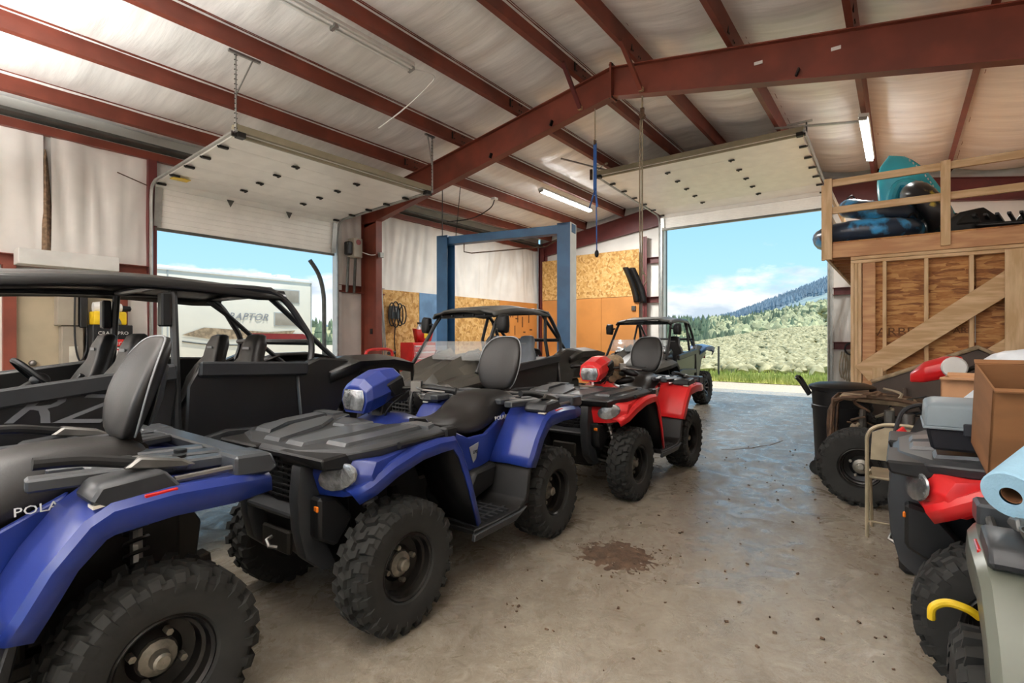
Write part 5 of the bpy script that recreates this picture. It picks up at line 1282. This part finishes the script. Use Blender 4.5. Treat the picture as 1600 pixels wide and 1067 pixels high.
# opener, conduits on column
op = thing('door_opener', 'grey jackshaft door opener mounted beside the column', 'door opener', (6.80, 9.42, 3.20))
G().bb(-.10, .12, -.12, .12, .0, .42).build('housing', 'panel_grey', op, bevel=.015); G().bb(-.22, -.10, -.08, .08, .05, .33).build('motor', 'black', op, bevel=.02)
g = G(); g.disc((.01, -.122, .33), .06, 'y', .006, 16); g.build('badge', 'dark_red', op)
G().tube([(-.16, 0, .0), (-.16, .05, -.75)], .03, 8).build('conduit', 'galv_dark', op); G().tube([(.02, 0, .0), (.02, .05, -.75)], .03, 8).build('conduit', 'galv_dark', op)
G().tube(sm([(.12, -.05, .15), (.28, -.2, .08), (.42, -.32, .12)], 4), .01, 6).build('cable', 'white', op)
jb = G().bb(-.05, .05, -.04, .04, 0, .11).build('junction_box', 'galv', bevel=.006); jb.location = (7.20, 9.03, 3.22); tag(jb, 'small metal junction box on the red column', 'junction box')
lb = G().bb(-.012, .0, -.04, .04, 0, .12).build('column_label', 'black', smooth=False); lb.location = (7.19, 9.35, 1.55); tag(lb, 'small black plate fixed to the red column', 'plate')
pr = thing('pipe_bundle', 'thin metal pipes leaning in the corner behind the red column', 'pipes', (7.56, 9.45, 0))
for k in range(3): G().tube([(.05 * k, -.1 - .02 * k, 0), (.03 * k + .02, .12, 3.2 - .25 * k)], .014, 6).build('pipe', 'galv', pr)
dp = G().tube(sm([(0, 0, 0), (0, 0, 2.0), (-.03, 0, 2.5), (-.14, 0, 2.85), (-.34, 0, 3.12)], 6), .045, 10).build('curved_pipe', 'galv_dark'); dp.location = (6.42, 9.98, 0); tag(dp, 'dark curved pipe standing just outside the open door', 'pipe')
# cord reel on OSB
cr_ = thing('charger_with_cords', 'grey wall charger wrapped in looped black cords on the particle board', 'charger', (8.02, 9.60, 1.80))
G().bb(-.13, .13, -.06, .02, .12, .42).build('case', 'tool_grey', cr_, bevel=.015); G().bb(-.06, .06, -.07, -.06, .28, .38).build('face_label', 'decal_white', cr_, smooth=False)
for k, (ox, w, h) in enumerate(((-.12, .10, .34), (-.02, .12, .38), (.10, .09, .33), (.18, .10, .28))):
    G().tube([(ox + w * math.cos(a), -.09 - .012 * k, .22 + h * math.sin(a) * .8) for a in [2*PI*i/20 for i in range(20)]], .016, 6, True).build('cord_loop', 'black', cr_)
G().tube(sm([(-.02, -.09, 0), (-.05, -.09, -.4), (-.02, -.09, -.75), (-.08, -.09, -.9)], 4), .014, 6).build('cord_tail', 'black', cr_)
# tool chest etc.
tch = thing('tool_chest', 'red rolling tool chest by the blue panel, drawer fronts painted pale as reflections', 'tool chest', (8.30, 9.05, 0))
G().bb(-.36, .36, -.22, .22, .1, 1.36).build('cabinet', 'red', tch, bevel=.01)
for k in range(8):
    dr = G().bb(-.33, .33, -.235, -.22, .16 + k * .145, .285 + k * .145).build('drawer', 'pink_red', tch, bevel=.004)  # pale pink stands for reflections on the red drawers
    G().bb(-.30, .30, -.25, -.235, .25 + k * .145, .272 + k * .145).build('drawer_pull', 'decal_white', dr, smooth=False)
for x in (-.28, .28): G().lathe([(.001, -.02), (.05, -.02), (.05, .02), (.001, .02)], 12, 'y', (x, 0, .05)).build('caster', 'rubber', tch)
rb_ = thing('shopping_bag', 'red and yellow shopping bag full of bottles on the tool chest', 'bag', (8.42, 9.02, 1.36))
g = G(); g.loft([[(-.16, -.1, 0), (.16, -.1, 0), (.16, .1, 0), (-.16, .1, 0)], [(-.25, -.12, .30), (.22, -.14, .32), (.24, .12, .30), (-.22, .12, .33)]], True, False); g.build('sack', 'red', rb_, solid=.006)
G().bb(-.08, .08, -.135, -.128, .1, .24).build('print', 'yellow', rb_, smooth=False)
for x, y in ((-.14, 0), (.12, .02), (.0, .05)):
    g = G(); g.lathe([(.001, .1), (.045, .1), (.045, .34), (.018, .39), (.018, .43), (.001, .43)], 12, 'z', (x, y, 0)); bt = g.build('bottle', 'white' if x < 0.1 else 'pink_red', rb_); g = G(); g.box((x + .02, y, .45), (.09, .03, .05)); g.build('sprayer', 'black', bt)
bx = G().bb(-.22, .22, -.14, .14, 0, .16).build('tool_box', 'dark_red', bevel=.015); bx.location = (8.92, 8.85, 1.02); tag(bx, 'dark red hand tool box on a stand by the chest', 'tool box')
st_ = G(); st_.bb(-.25, .25, -.2, .2, .98, 1.02)
for x in (-.22, .22):
    for y in (-.17, .17): st_.bb(x - .02, x + .02, y - .02, y + .02, 0, .98)
st_ = st_.build('work_stand', 'metal_dark', smooth=False); st_.location = (8.92, 8.85, 0); tag(st_, 'dark four legged work stand under the red tool box', 'stand')
cmpr = thing('air_compressor', 'red portable compressor in front of the red column', 'compressor', (6.62, 8.55, 0))
g = G(); g.bb(-.3, .3, -.22, .22, .0, .72); g.build('base_cart', 'dark_red', cmpr, bevel=.03)
g = G(); g.bb(-.28, .30, -.2, .2, .76, 1.08); g.build('housing', 'red', cmpr, bevel=.05, seg=2)
G().tube(sm([(-.3, -.2, .95), (-.32, -.2, 1.20), (.0, -.2, 1.24), (.30, -.2, 1.20), (.3, -.2, .95)], 4), .03, 8).build('carry_handle', 'red', cmpr)
G().bb(-.10, .14, -.21, -.2, .84, 1.0).build('gauge_panel', 'skin_label', cmpr, smooth=False)
G().tube([(.30, -.1, 1.15), (.48, -.1, 1.16)], .035, 10).build('motor', 'black', cmpr)
# end wall hangings
for k, (y, z, c) in enumerate(((6.36, 3.55, .10), (6.20, 3.52, .05))):
    g = G(); P = []
    for i in range(14):
        t = i / 13; P.append([(-.02, .09 - .10 * math.sin(t * 2.2) - t * .28 + c, -1.05 * t), (-.07, .0 - .10 * math.sin(t * 2.2) - t * .28 + c, -1.05 * t), (-.02, -.09 - .10 * math.sin(t * 2.2) - t * .28 + c, -1.05 * t)])
    o = g.grid(P).build('fender_flare', 'plastic_black', solid=.015); o.location = (XE - .23, y, z); tag(o, ('curved black fender flare hung left on the particle board', 'curved black fender flare hung beside the red wall post')[k], 'fender flare')
ou = G().bb(-.05, 0, -.06, .06, 0, .14).build('outlet_box', 'galv_dark', bevel=.005); ou.location = (XE - .225, 6.2, 2.26); tag(ou, 'small grey outlet box on the orange hardboard', 'outlet')
rpz = thing('hanging_ropes', 'tan ropes and a coil hanging beside the open end door', 'rope', (XE - .12, 1.02, 1.15))
for k in range(4):
    G().tube(sm([(0, .05 - .05 * k, 0), (-.02, .10 - .06 * k, -.35), (-.02, .05 - .05 * k, -.62 - .04 * k), (-.02, -.02 - .04 * k, -.35), (0, .0 - .04 * k, 0)], 4), .014, 6).build('rope_loop', 'rope_tan', rpz)
G().tube([(-.03, -.12 + .11 * math.cos(a), .06 + .13 * math.sin(a)) for a in [2*PI*i/20 for i in range(20)]], .02, 6, True).build('coil', 'black', rpz)
# straps from the ridge
bsr = thing('lifting_strap', 'blue lifting strap hanging from the red rafter', 'strap', (7.2, 3.81, 2.74))
G().tube([(0, 0, 2.33), (0, .0, 1.85)], .008, 6).build('cord', 'rope_tan', bsr); G().box((0, 0, 1.80), (.06, .03, .08)).build('buckle', 'rust', bsr, bevel=.01)
G().beam((0, 0, 1.78), (0, 0, 1.05), .055, .012).build('webbing', 'rope_blue', bsr, smooth=False); G().beam((0, -.01, 1.08), (.0, .10, .78), .03, .012).build('loop', 'rope_blue', bsr, smooth=False); G().beam((0, 0, 1.08), (.0, -.04, .78), .03, .012).build('loop', 'rope_blue', bsr, smooth=False)
G().tube([(0, -.02, 1.05), (0, -.03, .1)], .010, 6).build('tail', 'rope_blue', bsr); G().sphere((0, -.03, .05), (.035, .035, .06)).build('hook', 'black', bsr)
hr = thing('pulley_rope', 'tan hoist rope with a pulley block hanging from the rafter', 'rope', (7.2, 3.03, 2.3))
G().tube([(0, 0, 2.75), (0, .0, .1)], .012, 6).build('rope', 'rope_tan', hr); G().tube(sm([(0, .03, 2.4), (.0, .04, 1.2), (0, .02, .3), (0, -.06, .05), (0, -.02, -.06)], 5), .010, 6).build('rope_tail', 'rope_tan', hr)
g = G(); g.disc((0, 0, 2.45), .045, 'x', .05, 14); g.box((0, 0, 2.52), (.04, .05, .10)); g.build('pulley', 'rust', hr)
# ---- fluorescent fixtures on the ceiling; the hanging ones further down are added
def fixture(label, x0, x1, y, z, on=True, watts=TUBE_WATTS, cord=None):
    T = thing('ceiling_light', label, 'light fixture', ((x0 + x1)/2, y, z)); L_ = x1 - x0
    T.rotation_euler = (math.atan(.17) * (1 if y < RID else -1), 0, 0)
    G().bb(-L_/2, L_/2, -.07, .07, .0, .06).build('housing', 'white_paint', T, bevel=.008)
    for s in (-.035, .035):
        for k in (0, 1):
            a = -L_/2 + .04 + k * L_/2; G().tube([(a, s, -.025), (a + L_/2 - .08, s, -.025)], .016, 8).build('tube', 'tube_on' if on else 'white', T)
    for x in (-L_/2 + .02, 0, L_/2 - .02): G().bb(x - .02, x + .02, -.055, .055, -.045, .0).build('lampholder', 'galv', T, smooth=False)
    if on:
        ld = bpy.data.lights.new('tube_light', 'AREA'); ld.shape = 'RECTANGLE'; ld.size = L_; ld.size_y = .12; ld.energy = watts; ld.color = (1, .98, .94)
        lo_ = bpy.data.objects.new('tube_light', ld); COL.objects.link(lo_); lo_.parent = T; lo_.location = (0, 0, -.06)
    return T
fa = fixture('long fluorescent fixture on the ceiling above the raised garage door', 2.35, 4.82, 5.38, 5.20, False)
G().tube(sm([(1.24, 0, 0), (1.55, -.1, -.02), (1.62, .1, -.05), (1.5, .5, -.25), (1.35, .95, -.42)], 5), .010, 6).build('power_cord', 'white', fa)
fixture('glowing fluorescent fixture on the ceiling past the red frame', 10.0, 12.45, 6.72, 4.94)
fixture('white fluorescent fixture beside the timber loft', 9.7, 12.1, .45, 4.93, True, 130)
def fill_pendant(label, x, y, z, up, down):  # added lamps out of view, aimed up to brighten the ceiling
    T = thing('added_fill_light', label, 'light fixture', (x, y, z))
    G().bb(-1.2, 1.2, -.03, .03, 0, .05).build('spine', 'white_paint', T, bevel=.006)
    for s in (-.06, .06): G().tube([(-1.18, s, .02), (1.18, s, .02)], .018, 8).build('tube', 'tube_on', T)
    for k in (-1, 1): G().tube([(k * .9, 0, .05), (k * .9, 0, ztop(y) + .0 - z)], .005, 5).build('chain', 'galv', T)
    for w, rx, dz in ((up, PI, .09), (down, 0, -.04)):
        ld = bpy.data.lights.new('tube_light', 'AREA'); ld.shape = 'RECTANGLE'; ld.size = 2.4; ld.size_y = .2; ld.energy = w; ld.color = (1, .985, .95)
        lo_ = bpy.data.objects.new('tube_light', ld); COL.objects.link(lo_); lo_.parent = T; lo_.location = (0, 0, dz); lo_.rotation_euler = (0, PI - R(30), 0) if w == up else (0, 0, 0)
fill_pendant('added fill tube light over the bay behind the camera near the wall', -1.3, 6.6, 2.1, UP_W, DOWN_W)
fill_pendant('added fill tube light over the bay behind the camera at the ridge', -1.3, 4.4, 2.1, UP_W, DOWN_W)
fill_pendant('added fill tube light over the bay behind the camera by the loft side', -1.6, 1.2, 2.2, UP_W, DOWN_W)
ao = G().bb(-.06, .06, -.06, .06, -.05, 0).build('ceiling_socket', 'white'); ao.location = (9.55, 7.75, 4.83); tag(ao, 'white ceiling socket with a black cord above the lift', 'socket')
kc = G().tube(sm([(0, 0, 0), (-.05, .1, -.2), (-.25, .5, -.42), (-.6, 1.0, -.5)], 5), .014, 6).build('drop_cord', 'black'); kc.location = (9.55, 7.75, 4.78); tag(kc, 'black cord drooping from the ceiling socket toward the lift', 'cord')
# dirt pile on the floor
dr_ = random.Random(3); g = G(); P = []
cx_, cy_ = 3.20, 1.53
for i in range(26):
    row = []
    for j in range(26):
        u = (i / 25 - .5) * 2; v = (j / 25 - .5) * 2; r = math.hypot(u, v)
        row.append((cx_ + u * .28, cy_ + v * .30, max(-.004, .020 * (1 - r ** 1.5) + .03 * nv(u * 5, v * 5, 1) * (1.1 - r) + .012 * nv(u * 14, v * 14, 4) - .006)))
    P.append(row)
g.grid(P)
for k in range(220):
    a = dr_.uniform(0, 2*PI); r = abs(dr_.gauss(0, .22)); s = dr_.uniform(.002, .007); g.box((cx_ + math.cos(a) * r, cy_ + math.sin(a) * r * 1.1, s * .4), (s * 1.6, s, s * .8), (dr_.random(), 0, dr_.random() * 3))
g2 = G()
for k in range(260):
    x_, y_ = dr_.uniform(1.6, 7.7), dr_.uniform(-.1, 1.9); s = dr_.choice((.003, .004, .005, .008, .012)); g2.box((x_, y_, s * .35), (s * 1.5, s, s * .8), (dr_.random(), 0, dr_.random() * 3))
stuff(tag(g2.build('floor_grit', 'dirt', smooth=False), 'loose grit and crumbs scattered over the aisle floor', 'grit'))
stuff(tag(g.build('dirt_pile', 'dirt', ang=1.2), 'small heap of swept brown dirt on the concrete', 'dirt'))
# ================================================================ outside
g = G(); g.bb(14.5, 15.6, YR - 2, YW + 2, -.2, -.012); struct(g.build('apron', 'concrete', smooth=False))
g = G(); g.bb(-60, 60, -60, 90, -.3, -.05); struct(g.build('ground', 'gravel', smooth=False))
def crest(a):   # meadow height at r=110
    t = min(max((17.5 - a) / 13, -1.0), 1.6); return .2 + 2.9 * max(0, math.sin(min(t, 1) * PI / 2)) + (.8 * max(0, t - 1)) if t > 0 else .2 + t * .8
def hgt(r, a):
    x, y = r * math.cos(R(a)), r * math.sin(R(a))
    base = 0
    if r <= 120: t = max(0, (r - 24) / 90); base = crest(a) * (t * t * (3 - 2 * t) if t < 1 else 1)
    else:
        c = crest(a)
        near = 11 + 12 * max(0, min(1, (13 - a) / 9)) if a < 40 else 9
        t = min(1, max(0, (r - 170) / 230)); base = c - 2.5 * min(1, (r - 120) / 40) * (1 - t) + (near - c) * t * t * (3 - 2 * t)
        if r > 450:
            far = 52 + 105 * max(0, min(1.4, (14.5 - a) / 9.9)) if a < 15 else 40 - min(25, (a - 15) * 2.2) + (8 if a > 45 else 0)
            t = min(1, (r - 450) / 1050); base += (far - near) * t
    return base + .25 * nv(x * .05, y * .05) * min(1, max(0, (r - 24) / 60)) + (r * .004) * nv(x * .006, y * .006, 4) * (1 if r > 150 else 0)
def r0(a): return 18.4 / max(.25, math.cos(R(a))) if a < 38 else 40
def band(name, mat, fr, to, n, ang=(-30, 100), da=1.0):
    P = []
    A = [ang[0] + da * i for i in range(int((ang[1] - ang[0]) / da) + 1)]
    for a in A:
        q0, q1 = fr(a), to(a); row = []
        for k in range(n + 1):
            r = q0 * (q1 / q0) ** (k / n); row.append((r * math.cos(R(a)), r * math.sin(R(a)), hgt(r, a) - .03))
        P.append(row)
    return struct(G().grid(P).build(name, mat, ang=2))
gb = band('ground_grass', 'grass', r0, lambda a: r0(a) * 1.3, 6)
mb = band('ground_meadow', 'meadow', lambda a: r0(a) * 1.3, lambda a: 130, 24)
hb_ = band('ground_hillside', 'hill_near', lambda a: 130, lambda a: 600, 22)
fb = band('ground_mountain', 'hill_haze', lambda a: 600, lambda a: 1900, 14, da=.6)
rnd = random.Random(11)
# grass blades along the gravel edge
g = G()
for k in range(9000):
    a = rnd.uniform(2.5, 24); r = r0(a) * (1 + abs(rnd.gauss(0, .11))); x, y = r * math.cos(R(a)), r * math.sin(R(a)); h = rnd.uniform(.08, .26); t = rnd.uniform(0, PI); dx, dy = .02 * math.cos(t), .02 * math.sin(t); z = hgt(r, a) - .04
    g.add([(x - dx, y - dy, z), (x + dx, y + dy, z), (x + rnd.uniform(-.06, .06), y + rnd.uniform(-.06, .06), z + h)], [(0, 1, 2)])
stuff(tag(g.build('grass', 'grass', smooth=False), 'green grass growing along the gravel edge outside', 'grass'))
# sagebrush
def blob(g, c, s, hs):
    c = Vector(c); vs = []; k = rnd.uniform(0, 6); n = 7
    for i in range(4):
        t = (.0, .45, .8, 1.0)[i]; rr = (.75, 1.0, .7, .22)[i] * s
        for j in range(n):
            a = 2*PI*j/n + k + i * .45; q = rr * rnd.uniform(.6, 1.25); vs.append(c + Vector((q * math.cos(a), q * math.sin(a), hs * (t + rnd.uniform(-.14, .14)) - hs * .1)))
    f = [(i*n+j, i*n+(j+1) % n, (i+1)*n+(j+1) % n, (i+1)*n+j) for i in range(3) for j in range(n)] + [tuple(range(3*n, 4*n))]
    g.add(vs, f)
g = G()
for k in range(6000):
    a = rnd.uniform(2.5, 26); r = 23.5 * (120 / 23.5) ** (rnd.random() ** .75); s = rnd.uniform(.14, .34) * (1 + r * .005)
    if r < r0(a) * 1.2: continue
    blob(g, (r * math.cos(R(a)), r * math.sin(R(a)), hgt(r, a)), s, s * 1.2)
stuff(tag(g.build('sagebrush', 'sage', ang=1.1), 'grey green sagebrush covering the meadow outside', 'shrubs'))
# conifers
def cone(g, c, h, w, n=6):
    c = Vector(c); k = rnd.uniform(0, 6); vs = []
    for zz, rr in ((.05, 1), (.45, .62), (.42, .75), (1, .0)):
        for j in range(n): a = 2*PI*j/n + k; vs.append(c + Vector((rr * w * math.cos(a), rr * w * math.sin(a), zz * h)))
    g.add(vs, [(i*n+j, i*n+(j+1) % n, (i+1)*n+(j+1) % n, (i+1)*n+j) for i in range(3) for j in range(n)])
g = G()
for k in range(1500):
    a = (2 + 26 * rnd.random() ** .7) if k < 1100 else rnd.uniform(48, 75); r = rnd.uniform(200, 430)
    if 170 < r < 230 and a > 11 and rnd.random() < .75: continue
    d = nv(r * .02, a * .5, 7)
    if d < -.15: continue
    h = rnd.uniform(4, 8); cone(g, (r * math.cos(R(a)), r * math.sin(R(a)), hgt(r, a) - .5), h, h * .24)
for k in range(200):
    a = rnd.uniform(13.5, 21); r = rnd.uniform(128, 150) ; h = rnd.uniform(2.0, 3.8); cone(g, (r * math.cos(R(a)), r * math.sin(R(a)), hgt(r, a) - .5), h, h * .26)
stuff(tag(g.build('pine_trees', 'conifer', ang=.3), 'dark conifer belt at the foot of the mountain', 'trees'))
g = G()
for k in range(900):
    a = rnd.uniform(2, 16); r = rnd.uniform(180, 400); h = rnd.uniform(2.5, 6)
    blob(g, (r * math.cos(R(a)), r * math.sin(R(a)), hgt(r, a)), h * .5, h)
stuff(tag(g.build('aspen_trees', 'leaf_pale', ang=.3), 'pale green leafy trees scattered among the conifers', 'trees'))
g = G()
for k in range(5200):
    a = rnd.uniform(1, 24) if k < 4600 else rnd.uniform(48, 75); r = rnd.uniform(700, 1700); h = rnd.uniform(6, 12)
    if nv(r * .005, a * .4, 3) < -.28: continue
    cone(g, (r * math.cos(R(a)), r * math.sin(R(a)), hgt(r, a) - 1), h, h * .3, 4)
stuff(tag(g.build('mountain_forest', 'conifer_haze', ang=.3), 'far mountain forest with blue haze put into its colour', 'forest'))
pt_ = thing('round_tree', 'single pale yellow green round tree on the meadow crest', 'tree', (107, 9.6, hgt(107.5, 5.1)))
g = G()
for k in range(14): blob(g, (rnd.uniform(-1.2, 1.2), rnd.uniform(-1.2, 1.2), rnd.uniform(1.2, 3.2)), rnd.uniform(.7, 1.2), 1.6)
g.build('crown', 'leaf_pale', pt_, ang=.3); G().tube([(0, 0, -.3), (0, 0, 1.6)], .15, 6).build('trunk', 'rust', pt_)
fpz = G().bb(-.03, .03, -.03, .03, -.2, 1.15).build('fence_post', 'galv_dark', smooth=False); q_ = (19.8, 5.35); fpz.location = (q_[0], q_[1], 0); tag(fpz, 'single thin fence post standing in the grass outside', 'post')
# travel trailer beyond the left door
tr = thing('travel_trailer', 'white travel trailer parked outside the open garage door', 'trailer', (4.2, 16.9, 0), R(1.2))
X0, X1 = -5.0, 6.25
g = G(); g.prism([(X0, .62), (X1, .62), (X1, 3.42), (X1 - .10, 3.56), (X0, 3.60)], 'y', 0, 2.45); g.build('body', 'trailer', tr, bevel=.05, seg=2)
g = G(); g.bb(X0, X1 + .01, -.012, .0, .62, .80); g.build('skirt', 'trailer_trim', tr, smooth=False)
g = G(); g.bb(X0, X1, -.03, .02, 3.44, 3.50); g.build('roof_rail', 'white', tr, smooth=False)
for x in (X1 - .02, 1.62, -.95):
    g = G(); g.bb(x - .02, x + .02, -.016, .0, .8, 3.44); g.build('seam_trim', 'trailer_trim', tr, smooth=False)
def twin(x0, x1, z0, z1):
    g = G(); g.bb(x0, x1, -.02, .01, z0, z1); f_ = g.build('window', 'trailer_trim', tr, bevel=.04, seg=3); g = G(); g.bb(x0 + .04, x1 - .04, -.026, -.018, z0 + .04, z1 - .04); g.build('pane', 'glass_dark' if x0 < 0 else 'panel_grey', f_, bevel=.03, seg=2)
twin(4.82, 5.77, 2.66, 3.15); twin(4.82, 5.77, 1.85, 2.35); twin(.6, 1.5, .95, 2.35); twin(-2.5, -1.2, 1.5, 2.4)
text('trailer_lettering', 'RAPTOR', .33, 'decal_grey', tr, (3.95, -.02, 2.14), (PI/2, 0, 0), .004, .35, sx=1.05)
g = G(); g.add([(x, -.02, z) for x, z in ((2.0, 1.55), (2.6, 1.78), (3.6, 1.72), (4.6, 1.66), (5.6, 1.72), (5.4, 1.52), (4.0, 1.46), (3.0, 1.40))], [tuple(range(8))]); g.build('graphic_stripe', 'cloth_tan', tr, smooth=False, solid=.004)
g = G(); g.add([(x, -.022, z) for x, z in ((3.8, 1.62), (5.9, 1.60), (6.2, 1.42), (4.4, 1.38))], [(0, 1, 2, 3)]); g.build('graphic_stripe', 'dark_red', tr, smooth=False, solid=.004)
g = G(); g.tube(sm([(2.0, -.02, 1.36), (2.8, -.02, 1.26), (4.2, -.02, 1.22)], 4), .02, 5); g.build('graphic_line', 'galv_dark', tr)
for x in (.6, 1.5):
    g = G(); g.lathe([(.001, -.12), (.22, -.12), (.36, -.1), (.38, 0), (.36, .1), (.001, .1)], 20, 'y', (x, .2, .38)); g.build('wheel', 'rubber', tr)
for x in (X0 + .6, X1 - .5):
    g = G(); g.bb(x - .05, x + .05, .3, .4, 0, .65); g.build('jack', 'galv_dark', tr, smooth=False)
for x in (4.6, 5.3):
    g = G(); g.bb(x, x + .5, .6, 1.1, 3.58, 3.72); g.build('roof_vent', 'white', tr, bevel=.03)
